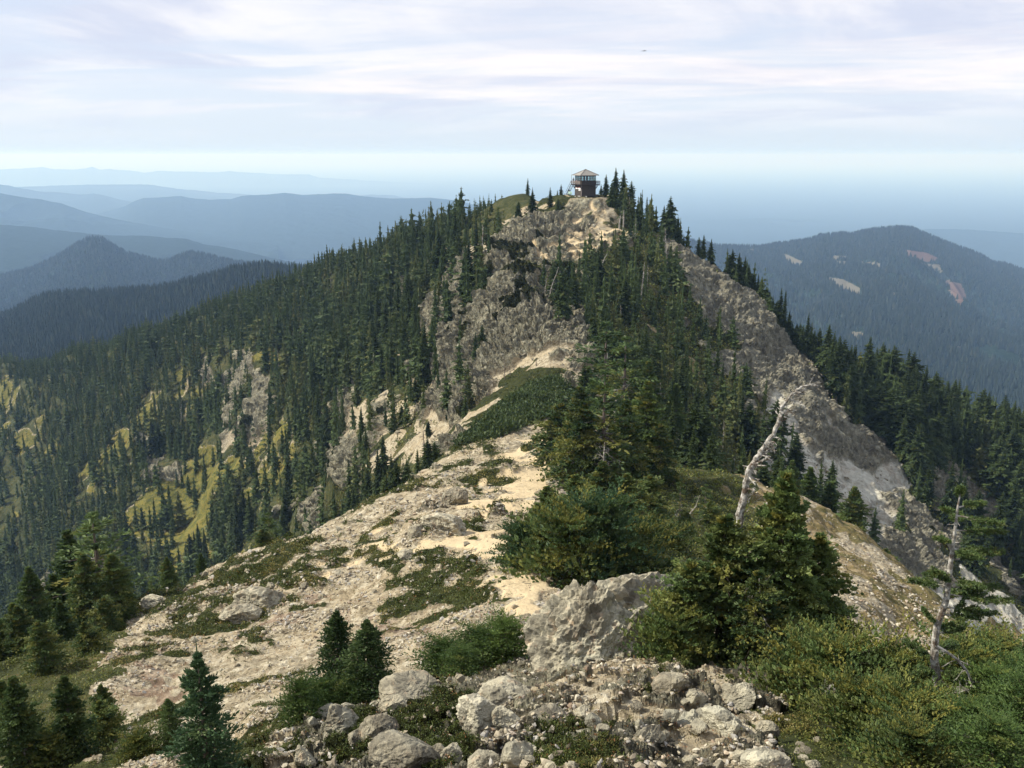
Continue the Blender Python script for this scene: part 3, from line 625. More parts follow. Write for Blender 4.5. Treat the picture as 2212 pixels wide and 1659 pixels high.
def deadbranch(buf, p0, d, l, r, R_, sub, col, curve=0.25):
    d = np.asarray(d, float)/np.linalg.norm(d); n = 6; pts = [np.asarray(p0, float)]; dd = d.copy()
    for i in range(n-1):
        dd = dd + R_.normal(0, curve*0.6, 3); dd[2] -= 0.04; dd /= np.linalg.norm(dd); pts.append(pts[-1] + dd*l/(n-1))
    pts = np.array(pts); buf.add(*tube(pts, r*np.linspace(1, 0.2, n), 4, col))
    for k in range(sub*2 if sub else 0):
        i = R_.integers(1, n-1); a = unit(pts[i+1]-pts[i] + R_.normal(0, 0.6, 3))
        deadbranch(buf, pts[i], a, l*R_.uniform(0.25, 0.5), r*0.55, R_, sub-1 if sub > 1 else 0, col, curve)
def foliage_mat(name, dark, light, yellow, trans=0.25):
    m, b = newmat(name)
    c = b.n('ShaderNodeSeparateColor', {0: b.n('ShaderNodeVertexColor', layer_name='tint').outputs[0]})
    oi = b.n('ShaderNodeObjectInfo').outputs['Random']
    v = b.math('ADD', b.math('MULTIPLY', c.outputs[0], 0.8), b.math('MULTIPLY', b.math('SUBTRACT', oi, 0.5), 0.6), clamp=True)
    col = b.mix(v, dark, light)
    col = b.mix(b.math('MULTIPLY', b.step(c.outputs[1], 0.35, 1.0), 0.8), col, yellow)
    df = b.n('ShaderNodeBsdfPrincipled', {'Base Color': col, 'Roughness': 0.6, 'Specular IOR Level': 0.25})
    tr = b.n('ShaderNodeBsdfTranslucent', {0: col})
    mx = b.n('ShaderNodeMixShader', {0: trans}); b.nt.links.new(df.outputs[0], mx.inputs[1]); b.nt.links.new(tr.outputs[0], mx.inputs[2])
    b.n('ShaderNodeOutputMaterial', {0: mx.outputs[0]}); return m
def wood_mat():
    m, b = newmat('bark'); pos = b.n('ShaderNodeTexCoord').outputs['Object']
    c = b.n('ShaderNodeSeparateColor', {0: b.n('ShaderNodeVertexColor', layer_name='tint').outputs[0]})
    n = b.noise(b.n('ShaderNodeMapping', {0: pos, 3: (1, 1, 1)}).outputs[0], 14, 6, 0.7); n2 = b.noise(pos, 4.5, 5, 0.6)
    brown = b.mix(n, (0.06, 0.045, 0.035), (0.22, 0.18, 0.15)); silver = b.mix(b.step(n, .38, .62), (0.15, 0.13, 0.105), (0.46, 0.435, 0.38))
    silver = b.mix(b.step(n2, 0.54, 0.62), silver, (0.11, 0.08, 0.055))
    bump = b.n('ShaderNodeBump', {'Strength': 0.6, 'Distance': 0.03, 'Height': n})
    finish(b, b.mix(b.step(c.outputs[0], 0.45, 0.8), brown, silver), 0.85, bump.outputs[0], 0.15); return m
M_FOREST = foliage_mat('forest_needles', (0.024, 0.042, 0.015), (0.092, 0.130, 0.042), (0.16, 0.165, 0.05))
M_DIST = foliage_mat('distant_needles', (0.010, 0.020, 0.014), (0.034, 0.052, 0.034), (0.060, 0.068, 0.040))
M_FIR = foliage_mat('fir_needles', (0.034, 0.064, 0.022), (0.145, 0.205, 0.062), (0.28, 0.25, 0.055))
M_BLUE = foliage_mat('blue_green_needles', (0.032, 0.068, 0.030), (0.105, 0.175, 0.075), (0.18, 0.20, 0.06))
M_HEM = foliage_mat('hemlock_needles', (0.055, 0.10, 0.028), (0.165, 0.24, 0.062), (0.33, 0.33, 0.085))
M_HEATH = foliage_mat('heath_leaves', (0.040, 0.058, 0.012), (0.18, 0.205, 0.04), (0.28, 0.22, 0.07), 0.15)
M_WOOD = wood_mat()
def core(buf, r, sides, rings, seed):
    """dense inner foliage close to the stem: a ragged, star-shaped cone"""
    R_ = np.random.default_rng(seed); n = rings*2
    hs = np.linspace(0.05, 0.93, n); a = np.linspace(0, 2*math.pi, sides*2, endpoint=False)
    rr = r*((1-hs)**0.8 + 0.02)[:, None]*np.where(np.arange(n) % 2 == 0, 1.15, 0.55)[:, None]*np.where(np.arange(sides*2) % 2 == 0, 1.25, 0.6)[None]*R_.uniform(0.7, 1.3, (n, sides*2))
    V = np.stack([np.cos(a)[None]*rr, np.sin(a)[None]*rr, np.repeat(hs[:, None], sides*2, 1) + R_.normal(0, 0.012, rr.shape)], -1)
    id_ = np.arange(n*sides*2).reshape(n, -1); nx_ = np.roll(id_, -1, 1)
    C = np.stack([R_.uniform(0, 0.7, V.shape[:2]), R_.uniform(0, .5, V.shape[:2]), V[..., 2]], -1)
    buf.add(V.reshape(-1, 3), np.stack([id_[:-1].ravel(), nx_[:-1].ravel(), nx_[1:].ravel(), id_[1:].ravel()], 1), C.reshape(-1, 3))
# ---- templates
MID = []
for k in range(9):
    R_ = [0.115, 0.145, 0.17, 0.105, 0.19, 0.135, 0.22, 0.26, 0.31][k]
    MID.append(conifer(1, R_, 170, 7, 0, 100+k, [0.05, 0.14, 0.03][k % 3] if k < 6 else 0.02, [0.45, 0.7, 0.3, 0.6][k % 4], 0.2, [0.8, 0.6, 1.0, 0.7, 0.9][k % 5], 0.75, [0.3, 0.6, 0.45][k % 3], clump=[0.5, 0.3, 0.6][k % 3], tint=(0.5, 0.25), dead=0))
    core(MID[-1][0], R_*0.5, 6, 9, 300+k)
MIDM = []
for k, (cr, wo) in enumerate(MID):
    MIDM.append((cr.mesh('crown', M_FOREST, link=False), wo.mesh('trunk', M_WOOD, link=False)))
FAR = []
for k in range(12):
    rk_ = [0.11, 0.14, 0.17, 0.13, 0.19, 0.15, 0.10, 0.22, 0.12, 0.16, 0.09, 0.25][k]
    cr, wo = conifer(1, rk_, 54, 3, 0, 200+k, 0.03, [0.5, 0.7, 0.3][k % 3], 0.15, [0.8, 1.0, 0.65, 0.55][k % 4], 1.15, [0.3, 0.5][k % 2], clump=0.6)
    if k != 10: core(cr, rk_*[0.55, 0.45, 0.6][k % 3], 5, 6, 200+k)
    V, Fl, C = cr.arrays(); FAR.append((V, np.concatenate([f for f in Fl if f.shape[1] == 4]), C))
def scatter_mesh(name, tmpl, pos, size, wid, mat, label=None, seed=1, cat=None):
    """many small trees as one mesh"""
    R_ = np.random.default_rng(seed); Vs, Fs, Cs = [], [], []; off = 0; which = R_.integers(0, len(tmpl), len(pos))
    for k, (V, Fq, C) in enumerate(tmpl):
        ix = np.nonzero(which == k)[0]
        if len(ix) == 0: continue
        a = R_.uniform(0, 6.283, len(ix)); ca, sa = np.cos(a), np.sin(a); s = size[ix]; w = wid[ix]*s
        X_ = (V[None, :, 0]*ca[:, None] - V[None, :, 1]*sa[:, None])*w[:, None]; Y_ = (V[None, :, 0]*sa[:, None] + V[None, :, 1]*ca[:, None])*w[:, None]
        lx, ly = R_.normal(0, .02, len(ix)), R_.normal(0, .02, len(ix)); Z_ = V[None, :, 2]*s[:, None]
        P = np.stack([X_ + Z_*lx[:, None], Y_ + Z_*ly[:, None], Z_], -1) + pos[ix][:, None]
        Vs.append(P.reshape(-1, 3)); Fs.append((Fq[None] + (np.arange(len(ix))*len(V))[:, None, None]).reshape(-1, Fq.shape[1]) + off); off += P.shape[0]*P.shape[1]
        c = np.repeat(C[None], len(ix), 0).copy(); c[..., 0] = np.clip(c[..., 0]*0.6 + R_.uniform(-.15, .55, len(ix))[:, None], 0, 1); c[..., 1] = np.clip(c[..., 1]*0.5 + (R_.uniform(0, 1, len(ix))**3)[:, None]*0.8, 0, 1); Cs.append(c.reshape(-1, 3))
    return mesh_np(name, np.concatenate(Vs), np.concatenate(Fs), mat, {'tint': np.concatenate(Cs)})

# ---- the forest on the slopes
def world_samples(n, y0, y1, tmin=-0.68, tmax=0.68, seed=3):
    R_ = np.random.default_rng(seed); y = np.sqrt(R_.uniform(y0*y0, y1*y1, n)); x = R_.uniform(tmin, tmax, n)*y; return x, y
def thin(x, y, r):
    """drop points closer than r to one kept before"""
    keep = []; g = {}; cs = float(np.max(r))
    for i in range(len(x)):
        a, c = int(x[i]//cs), int(y[i]//cs); ok = True
        for u in (-1, 0, 1):
            for v in (-1, 0, 1):
                for j in g.get((a+u, c+v), ()):
                    if (x[i]-x[j])**2 + (y[i]-y[j])**2 < r[i]*r[i]: ok = False; break
                if not ok: break
            if not ok: break
        if ok: keep.append(i); g.setdefault((a, c), []).append(i)
    return np.array(keep, int)
x, y = world_samples(150000, 85, 700)
zc_ = gz(x, y); qx, qy = proj(x, y, zc_); cb = gat(colB, x, y); ca_ = gat(colA, x, y); cc_ = gat(colC, x, y)
nz = fbm(np.stack([x, y, zc_*0], 1)/38, 3, 0.5, 300)
dens = cb[:, 2]*(1 - ca_[:, 2])*(1-cb[:, 0])
left = x < -5
low = (qy > 960) & left & (qx < 900)
p = np.where(left, 0.95, 0.8)*dens
p = np.where(low, p*np.clip((nz+0.15)*3, 0.05, 1), p)
p = np.where(ca_[:, 2] > 0.5, 0.05, p)
p = np.where(cb[:, 0] > 0.4, 0.05*(left), p)
p = np.where(inpoly(qx, qy, [(1130, 436), (1310, 418), (1300, 440), (1250, 470), (1090, 500)]), 0.02, p)
p = np.where(inpoly(qx, qy, [(1360, 680), (1440, 720), (1500, 820), (1440, 830), (1380, 740)]), 0.12, p)
p = np.where((qx > 1650) & (y < 200), p*0.25, p)
p = np.where(inpoly(qx, qy, [(1060, 440), (1100, 400), (1345, 400), (1345, 500), (1240, 600), (1190, 560), (1100, 520)]) & (y > 180) & (y < 300), 0.0, p)
p = np.where((y > 258) & (y < 300) & (x > 3) & (x < 45), 0.0, p)
p = np.where((y > 100) & (y < 175) & (qx > 850) & (qx < 1250) & (qy > 900), 0, p)
k = np.nonzero(np.random.default_rng(5).uniform(0, 1, len(x)) < p)[0]; x, y = x[k], y[k]; qx, qy = qx[k], qy[k]
rad = np.where(x < 0, np.where(y > 330, 2.7, 2.5), 2.6); k = thin(x, y, rad); x, y, qx, qy = x[k], y[k], qx[k], qy[k]
R5 = np.random.default_rng(6)
Ht = np.where(x < -5, np.interp(y, [180, 260, 330, 450, 560], [9, 13, 13, 11.5, 12]), np.interp(y, [90, 150, 250, 300], [6.5, 8.0, 9, 11]))*(0.42 + 0.85*R5.beta(2.2, 2.0, len(x)))
Ht = np.where((qx > 1780) & (y > 180), R5.uniform(9, 15, len(x)), Ht)
crestish = (x < 0) & (qy < np.interp(qx, [0, 300, 600, 850, 1060, 1230], [830, 750, 635, 550, 482, 435]))
Ht = np.where(crestish, Ht*0.72, Ht)
Ht = np.where((x < 8) & (qx > 1000) & (y > 255), Ht*0.62, Ht)
zt = gz(x, y) - 0.3
vis = visible(x, y, Ht*0.6) & (np.abs(x/y) < 0.66)
vis2 = visible(x, y, Ht) & (np.abs(x/y) < 0.67) | (np.random.default_rng(1).uniform(0, 1, len(x)) < 0.15)
size_px = np.where(vis, Ht/y*F, 0)
FT = (x, y, zt, Ht, qx, qy, size_px, vis2)
print('forest trees', len(x), int(vis2.sum()), time.time()-T0)
NIND = 235
order = np.argsort(-size_px); ind = order[:NIND]; rest = np.setdiff1d(np.nonzero(vis2)[0], ind)
pos = np.stack([x, y, zt], 1)
o = scatter_mesh('forest', FAR, pos[rest], Ht[rest], R5.uniform(0.65, 1.5, len(rest)), M_FOREST, seed=9); tag(o, kind='stuff')
print('stuff forest', len(rest), time.time()-T0)
def put_tree(name, meshes, loc, H, wid, rz, label, cat='conifer', group=None):
    e = empty(name, loc, rz); e.scale = (H*wid, H*wid, H)
    c = mkobj('crown', meshes[0], e); t = mkobj('trunk', meshes[1], e)
    return tag(e, label, cat, group)
def near_word(px, py, marks):
    m = min(marks, key=lambda q: math.hypot(px-q[0], py-q[1])); dx, dy = px-m[0], py-m[1]
    w = ('left of' if dx < 0 else 'right of') if abs(dx) > abs(dy)*1.2 else ('above' if dy < 0 else 'below')
    return ('just ' if math.hypot(dx, dy) < 45 else '') + w + ' ' + m[2]
MARKR = [(1790,840,'the upper grey cliff edge'),(1900,980,'the middle of the grey cliff'),(2070,1060,'the right-hand crag'),(2212,900,'the skyline at the right edge'),(2212,1080,'the right edge of the view'),(2050,900,'the far right skyline'),(1970,1160,'the broken scree rocks'),(1930,860,'the dip of the right skyline'),(2150,1250,'the dark gully')]
MARKM = [(1335,500,'the upper trail bend'),(1215,640,'the leaning silver snags'),(1289,575,'the pale bare trunk'),(1440,560,'the big skyline fir'),(1420,760,'the grassy glade'),(1520,780,'the brown cliff face'),(1311,790,'the pale slim snag'),(1560,960,'the shaded rib'),(1400,930,'the tall clump by the trail')]
MARKL = [(560,850,'the columnar crag'),(330,990,'the dark outcrop in the bowl'),(330,870,'the steep yellow meadow'),(740,950,'the dark rock wall'),(850,860,'the pale chute'),(1150,500,'the summit crags'),(1000,620,'the left edge of the crags'),(900,760,'the crag face'),(430,1120,'the lower meadow'),(150,1230,'the small lower meadow'),(250,970,'the slanting meadow strip'),(600,1050,'the foot of the columnar crag'),(1030,800,'the firs on the crag')]
used_lab = {}
def forest_label(px, py, d, H, w, tintk):
    if px > 1740 and d > 180: grp, mk, nm = 'conifers on the far right slope', MARKR, 'conifer'
    elif px > 1180: grp, mk, nm = 'firs of the shaded wood right of the ridge crest', MARKM, 'fir'
    else: grp, mk, nm = 'conifers on the slopes left of the ridge', MARKL, 'conifer'
    size = 'very tall' if H > 12.5 else 'tall' if H > 10 else 'middle-sized' if H > 7.5 else 'small'
    shp = 'broad' if w > 0.21 else 'full' if w > 0.165 else 'slender' if w > 0.13 else 'needle-thin'
    py2 = py-H/d*F*0.5; lab = '%s %s %s %s' % (size, shp, nm, near_word(px, py2, mk))
    if lab in used_lab:
        for m in sorted(mk, key=lambda q: math.hypot(px-q[0], py2-q[1]))[1:4]:
            l2 = lab + ', ' + near_word(px, py2, [m]).replace('just ', '')
            if l2 not in used_lab and len(l2.split()) <= 16: lab = l2; break
    used_lab[lab] = 1
    return lab, grp
WID9 = [0.115, 0.145, 0.17, 0.105, 0.19, 0.135, 0.22, 0.26, 0.31]
for i in ind:
    m = R5.integers(0, 6) if x[i] < 0 else R5.integers(2, 9); w = R5.uniform(0.85, 1.2)
    lab, grp = forest_label(qx[i], qy[i], y[i], Ht[i], WID9[m]*w, m)
    put_tree('conifer', MIDM[m], (x[i], y[i], zt[i]), Ht[i], w, R5.uniform(0, 6.28), lab, 'conifer', grp)

ds = Buf(); RD = np.random.default_rng(55); ds.add(*tube(np.array([(0, 0, -.03), (.01, 0, .4), (.0, .01, .8), (.02, .01, 1.0)]), [.016, .013, .008, .002], 5, (1, 0, 0))); dmesh = []
tk = ds.mesh('trunk', M_WOOD, link=False)
dbf = Buf()
for i in range(34): deadbranch(dbf, np.array([0, 0, RD.uniform(.25, .95)]), [RD.normal(), RD.normal(), RD.uniform(-.5, .1)], RD.uniform(.03, .10), .0035, RD, 0, (1, 0, 0))
bm_ = dbf.mesh('dead_branches', M_WOOD, link=False)
cand = np.nonzero(vis & (qx < 1180) & (qx > 330) & (y > 150))[0]; RD.shuffle(cand)
for i in list(cand[:30]) + [i for i in np.nonzero(vis & (qx > 1230) & (qx < 1650) & (y > 90))[0][::17][:12]]:
    e = empty('dead_tree', (x[i]+1.2, y[i]-1.0, zt[i])); e.scale = (Ht[i]*.9,)*3; e.rotation_euler = (RD.normal(0, .06), RD.normal(0, .06), RD.uniform(0, 6)); mkobj('trunk', tk, e); mkobj('dead_branches', bm_, e)
    tag(e, 'grey standing dead tree ' + near_word(qx[i], qy[i]-Ht[i]/y[i]*F*.5, MARKL if qx[i] < 1180 else MARKM), 'dead tree', 'grey dead trees in the forest')
# ---- far hills: their woods as one stuff object each side
TINY = []
for k in range(4):
    a = np.linspace(0, 2*math.pi, 5, endpoint=False) + k; r = 0.17*np.array([1, .8, 1.1, .9, 1.0])
    V = np.concatenate([[[0, 0, 1.0]], np.stack([np.cos(a)*r, np.sin(a)*r, a*0+0.02], 1)]); Ft = np.array([[0, 1+i, 1+(i+1) % 5] for i in range(5)])
    TINY.append((V, Ft, np.tile([0.4, 0.2, 0], (6, 1))))
Pp, Hh = [], []
R7 = np.random.default_rng(17)
for hi_, (dn, hmin, hmax) in ((0, (26000, 8, 16)), (1, (26000, 10, 19)), (8, (60000, 9, 20))):
    G, u, cols_ = HILLS[hi_]; nr, nc = G.shape[:2]
    ui = np.nonzero(u <= 1.02)[0][-1]
    a = R7.uniform(0, ui, dn); c = R7.uniform(0, nc-1.01, dn)
    ncr = int(dn*0.06); a[:ncr] = ui - R7.uniform(0, 1.2, ncr)
    i0, j0 = a.astype(int), c.astype(int); fi, fj = (a-i0)[:, None], (c-j0)[:, None]
    P = G[i0, j0]*(1-fi)*(1-fj) + G[i0+1, j0]*fi*(1-fj) + G[i0, j0+1]*(1-fi)*fj + G[i0+1, j0+1]*fi*fj
    h_ = R7.uniform(hmin, hmax, dn); qx_, qy_ = proj(P[:, 0], P[:, 1], P[:, 2]); ok = (qx_ > -60) & (qx_ < 2280)
    if cols_ is not None: ok &= ~(cols_['clearing'].reshape(nr, nc, 3)[i0, j0, 0] > 0.5)
    ok &= fbm(P/160, 3, .5, 77) > -0.55
    Pp.append(P[ok]); Hh.append(h_[ok])
Pp = np.concatenate(Pp); Hh = np.concatenate(Hh)
tag(scatter_mesh('distant_forest', TINY, Pp - np.array([0, 0, 2.]), Hh, R7.uniform(0.9, 1.5, len(Pp)), M_DIST, seed=19), kind='stuff')
print('distant forest', len(Pp), time.time()-T0)

#@@NEAR
# ------------------------------------------------------------------ rocks
import bmesh
def ico(sub):
    bm = bmesh.new(); bmesh.ops.create_icosphere(bm, subdivisions=sub, radius=1.0)
    V = np.array([v.co[:] for v in bm.verts]); Ft = np.array([[v.index for v in f.verts] for f in bm.faces]); bm.free(); return V, Ft
ICO = {k: ico(k) for k in (1, 2, 4, 5, 6)}
def rock_shape(seed, sub, planes=13, rough=0.07, dlo=0.55, cell=0.0):
    R_ = np.random.default_rng(seed); V, Ft = ICO[sub]; N = unit(R_.normal(0, 1, (planes, 3))); dk = R_.uniform(dlo, 0.92, planes)
    q = V @ N.T; r = np.min(np.where(q > 0.05, dk[None]/np.maximum(q, 0.05), 9), 1); r = np.minimum(r, 1.12)
    P = V*r[:, None]
    if rough:
        o_ = R_.uniform(0, 50, 3)
        P = P + V*(rough*fbm(P*2.3+o_, 5, 0.6, seed, ridged=True))[:, None] + V*(rough*0.35*fbm(P*9+o_, 3, 0.6, seed+3, ridged=True))[:, None]
    if cell:
        B3 = np.array([[0.9, 0.1, -0.42], [-0.2, 0.95, 0.2], [0.38, -0.1, 0.92]]); q = (P @ B3)*np.array([1, 1, 1.7])
        w1, w2, wc = worley(q*2.3 + 0.25*fbm(P*3, 3, .5, seed)[:, None] + seed, seed); u1, u2, uc = worley(q*5.5 + 0.2*fbm(P*7, 2, .5, seed)[:, None] + seed, seed+2); x1, x2, xc = worley(q*13 + seed, seed+5)
        P = P + V*(cell*(0.9*(wc-0.5) + 0.42*(uc-0.5) + 0.20*(xc-0.5) + 0.10*np.minimum(w2*5, 1) + 0.06*np.minimum(u2*5, 1) + 0.25*fbm(P*6, 4, 0.6, seed+9, ridged=True)))[:, None]
    return P, Ft
def rock_mat():
    m, b = newmat('rock'); tc_ = b.n('ShaderNodeTexCoord').outputs['Object']; pos = b.n('ShaderNodeNewGeometry').outputs['Position']
    c = b.n('ShaderNodeSeparateColor', {0: b.n('ShaderNodeVertexColor', layer_name='tint').outputs[0]})
    oi = b.n('ShaderNodeObjectInfo').outputs['Random']
    n1 = b.noise(pos, 2.2, 8, 0.68, 0.4); n2 = b.noise(pos, 13, 7, 0.7); n3 = b.noise(pos, 0.9, 4, .5)
    v = b.math('ADD', b.math('MULTIPLY', n1, 0.55), b.math('ADD', b.math('MULTIPLY', n2, 0.3), b.math('MULTIPLY', b.math('ADD', b.math('MULTIPLY', oi, .5), b.math('MULTIPLY', c.outputs[0], .5)), 0.3)))
    col = b.ramp(v, [(0.34, (0.11, 0.095, 0.07)), (0.48, (0.24, 0.215, 0.16)), (0.61, (0.36, 0.33, 0.245)), (0.80, (0.50, 0.465, 0.36))])
    col = b.mix(b.math('MULTIPLY', b.step(n3, 0.50, 0.66), 0.55), col, (0.38, 0.37, 0.29))
    col = b.mix(b.math('MULTIPLY', b.step(b.noise(pos, 5.0, 5, .6), 0.57, 0.66), 0.5), col, (0.46, 0.34, 0.23))
    col = b.mix(b.math('MULTIPLY', b.step(b.noise(pos, 24.0, 4, .6), 0.60, 0.70), 0.55), col, (0.09, 0.08, 0.07))
    rt = b.n('ShaderNodeSeparateColor', {0: b.n('ShaderNodeTexVoronoi', {'Vector': b.mix(0.12, pos, b.noise(pos, 2.5, 4, .6, 0, 1)), 'Scale': 7.0}).outputs['Color']}).outputs[0]
    col = b.mix(0.8, col, b.mix(rt, (0.42, 0.41, 0.40), (1.28, 1.26, 1.2)), 'MULTIPLY')
    ck = b.n('ShaderNodeTexVoronoi', {'Vector': b.mix(0.25, pos, b.noise(pos, 1.5, 4, .6, 0, 1)), 'Scale': 3.4}, feature='DISTANCE_TO_EDGE').outputs['Distance']
    h = b.math('ADD', b.math('ADD', b.math('MULTIPLY', n1, 0.35), b.math('MULTIPLY', n2, 0.10)), b.math('MULTIPLY', b.math('MINIMUM', b.math('MULTIPLY', ck, 6), 0.4), 0.10))
    bump = b.n('ShaderNodeBump', {'Strength': 0.8, 'Distance': 0.35, 'Height': h})
    finish(b, col, 0.92, bump.outputs[0], 0.12); return m
M_ROCK = rock_mat()
RK = []
for k in range(10):
    P, Ft = rock_shape(500+k, 5, 8+k % 3, 0.10, cell=0.13 if k % 3 else 0.07); RK.append(mesh_np('rock', P, Ft, M_ROCK, {'tint': np.tile([[k/10.0, 0, 0]], (len(P), 1))}, link=False))
def px2m(px_, p): return px_*(p[1]*CA - p[2]*SA)/F
R8 = np.random.default_rng(88)
def put_rock(cx_, cy_, w, h, label, k=None, depth=None, rz=None, grp=None, dmin=5, tilt=0.35, name='rock', sink=0.42):
    p = hit(cx_, cy_ + h*0.30, dmin)
    if p is None: return None
    ww, hh = px2m(w, p)/2, px2m(h, p)/2
    o = mkobj(name, RK[R8.integers(0, 10) if k is None else k])
    o.location = (p[0], p[1] + (depth or ww)*0.4, gz(p[0], p[1]+ww*0.4)[0] + hh*(1-2*sink)*0.8)
    o.scale = (ww*1.15, (depth or ww)*1.1, hh*1.15); o.rotation_euler = (R8.uniform(-tilt, tilt), R8.uniform(-tilt, tilt), R8.uniform(-0.5, 0.5) if rz is None else rz)
    return tag(o, label, 'rock', grp)
def outcrop(name, c, dims, seed, label, cell=0.13, rz=0.0, sub=6, rough=0.10, planes=16):
    P, Ft = rock_shape(seed, sub, planes, rough, cell=cell); P = P*np.array(dims)
    ca_, sa_ = math.cos(rz), math.sin(rz); P = np.stack([P[:, 0]*ca_-P[:, 1]*sa_, P[:, 0]*sa_+P[:, 1]*ca_, P[:, 2]], 1)
    o = mesh_np(name, P, Ft, M_ROCK, {'tint': np.stack([0.5+0.5*fbm(P*0.8, 3, .5, seed), P[:, 0]*0, P[:, 0]*0], 1)}); o.location = c
    return tag(o, label, 'rock')
def gp(px_, py_, D_):      # ground point under a picture column at a distance
    t, e = ray(px_, py_); x_ = float(t)*D_; return np.array([x_, D_, gz(x_, D_)[0]])
def pt(px_, py_, D_):
    t, e = ray(px_, py_); return np.array([float(t)*D_, D_, float(e)*D_])
c = pt(1288, 1402, 14.5)
outcrop('rock_outcrop', c + np.array([0, 0.15, -0.2]), (1.18, 1.05, 1.42), 61, 'large craggy grey and tan outcrop in the centre foreground beside the trail', rz=0.2, cell=0.15, rough=0.10, planes=9)
c = pt(1360, 1290, 18.2); outcrop('rock_outcrop', c + np.array([0.25, 0.2, -0.5]), (1.15, 0.7, 0.85), 67, 'jagged grey crest of rock just behind the large central outcrop', cell=0.2, sub=5, rz=0.1)
c = pt(1500, 1590, 9.0); outcrop('rock_outcrop', c + np.array([0.05, 0.3, -0.28]), (0.50, 0.65, 0.42), 63, 'pale grey-green slab of bedrock at the bottom edge, right of the bare gully', cell=0.10, rz=-0.3, sub=6)
c = pt(1255, 1620, 8.6); outcrop('rock_outcrop', c + np.array([0, 0.25, -0.26]), (0.46, 0.45, 0.28), 64, 'rounded pale slab of bedrock at the bottom centre of the view', cell=0.07, rz=0.2, sub=5)
c = pt(1330, 1520, 11.8); outcrop('rock_outcrop', c + np.array([0, 0.3, -0.38]), (0.95, 0.6, 0.5), 69, 'greenish broken rock at the foot of the large central outcrop', cell=0.16, rz=0.1, sub=5)
NEARROCKS = [(885,1485,125,62,'broad tan rock with a flat top beside the low green hemlock mat',3),(1082,1503,105,58,'smooth tan rock right of the flat-topped rock, below the hemlock mat',5),(728,1562,66,62,'dark knobbly rock at the edge of the green shrub, leftmost of the upper rocks',1),
 (818,1572,70,70,'dark brown rock with a shaded front among the heath mats',2),(657,1628,40,66,'rounded brown rock at the bottom left of the heath mats',4),(865,1630,115,62,'cluster-topped grey rock at the bottom edge left of centre',0),(936,1624,46,40,'pale upright wedge-shaped rock beside the bottom heath patch',6),
 (976,1626,36,36,'small white-faced pointed rock right of the wedge-shaped rock',7),(1030,1562,72,62,'blocky grey rock with a dark overhang near the bottom centre',8),(1088,1560,56,46,'cream-coloured rock face beside the blocky grey rock',9),(1118,1632,66,60,'pale blue-grey blocky rock at the bottom edge of the centre',3),
 (1040,1640,60,40,'grey pointed rock half buried at the bottom edge',5),(850,1520,50,34,'small dark rock leaning against the flat-topped tan rock',2),(770,1600,44,36,'brown rock sunk in green heath below the shrub',1),(1185,1540,80,40,'low tan rock at the foot of the central outcrop',4),
 (1400,1580,50,60,'tall tan block on the left side of the bottom right slab',6),(1600,1500,60,40,'angular tan rock at the edge of the fir shrubs',7),(1560,1560,70,50,'grey rock with a dark split above the bottom right slab',8),(1660,1640,80,50,'tan slab at the bottom edge beside the fir shrubs',9),(1450,1470,60,36,'pinkish rock above the bottom right slab',0),
 (985,1075,46,40,'dark grey boulder standing above the trail on the pale slope',2),(960,1130,80,46,'long craggy grey boulder on the pale slope left of the trail',8),(900,1150,50,26,'low grey rock left of the long craggy boulder',1),(1205,1045,44,30,'broken grey rock beside the trail under the tall firs',4),(1035,1135,16,12,'small dark stone lying in the trail',3),
 (560,1300,90,60,'dark fractured rock ledge on the left of the stony slope',8),(520,1330,70,40,'lower end of the dark ledge on the left of the stony slope',2),(880,1200,40,16,'flat grey rock in the heath on the middle slope',5),(330,1300,50,34,'pale rock at the left rim of the slope',9),(1215,1310,36,24,'tan rock at the trail edge by the central outcrop',6)]
for (a_, b_, w_, h_, lab, k_) in NEARROCKS: put_rock(a_, b_, w_, h_, lab, k_)
MARKF = [(885,1485,'the flat-topped tan rock'),(657,1628,'the rounded brown rock'),(1030,1562,'the blocky rock with an overhang'),(1285,1450,'the central outcrop'),(1255,1620,'the bottom centre slab'),(1500,1590,'the bottom right slab'),(1600,1500,'the edge of the fir shrubs'),(865,1640,'the grey rock at the bottom edge'),(1120,1640,'the pale blue-grey rock'),(1380,1540,'the bare gully'),(1700,1600,'the right-hand fir mounds'),(760,1560,'the hemlock bush'),(950,1550,'the bright heath patch'),(1180,1500,'the foot of the outcrop')]
MARKS = [(560,1300,'the dark rock ledge'),(960,1130,'the craggy boulder'),(950,1280,'the largest heath mat'),(740,1400,'the pair of small firs'),(450,1450,'the tip of the blue-green fir'),(1150,1300,'the lower trail'),(1060,1110,'the upper trail'),(640,1200,'the left rim'),(800,1190,'the middle heath mat'),(360,1350,'the lower left rim'),(1010,1400,'the hemlock mat'),(560,1420,'the reddish patch')]
for i in range(150):   # smaller loose rocks
    a_, b_ = (R8.uniform(640, 1780), R8.uniform(1500, 1655)) if i < 90 else (R8.uniform(350, 1250), R8.uniform(1100, 1480))
    w_ = R8.uniform(9, 34) if i < 90 else R8.uniform(6, 18)
    if R8.uniform() < 0.25 and i < 90: w_ *= 1.6
    h0 = hit(a_, b_)
    if h0 is None or gat(colA, h0[0], h0[1])[1] > 0.5: continue
    hh_ = R8.uniform(0.5, 0.9); mk = MARKF if i < 90 else MARKS; szw = 'fist-sized' if w_ < 14 else 'small' if w_ < 22 else 'middle-sized' if w_ < 34 else 'large'
    put_rock(a_, b_, w_, w_*hh_, '%s %s rock %s' % (szw, 'flat' if hh_ < .62 else 'angular' if hh_ < .77 else 'chunky', near_word(a_, b_, mk)), None, tilt=0.8, grp='loose rocks of the foreground' if i < 90 else 'loose stones on the scree slope')
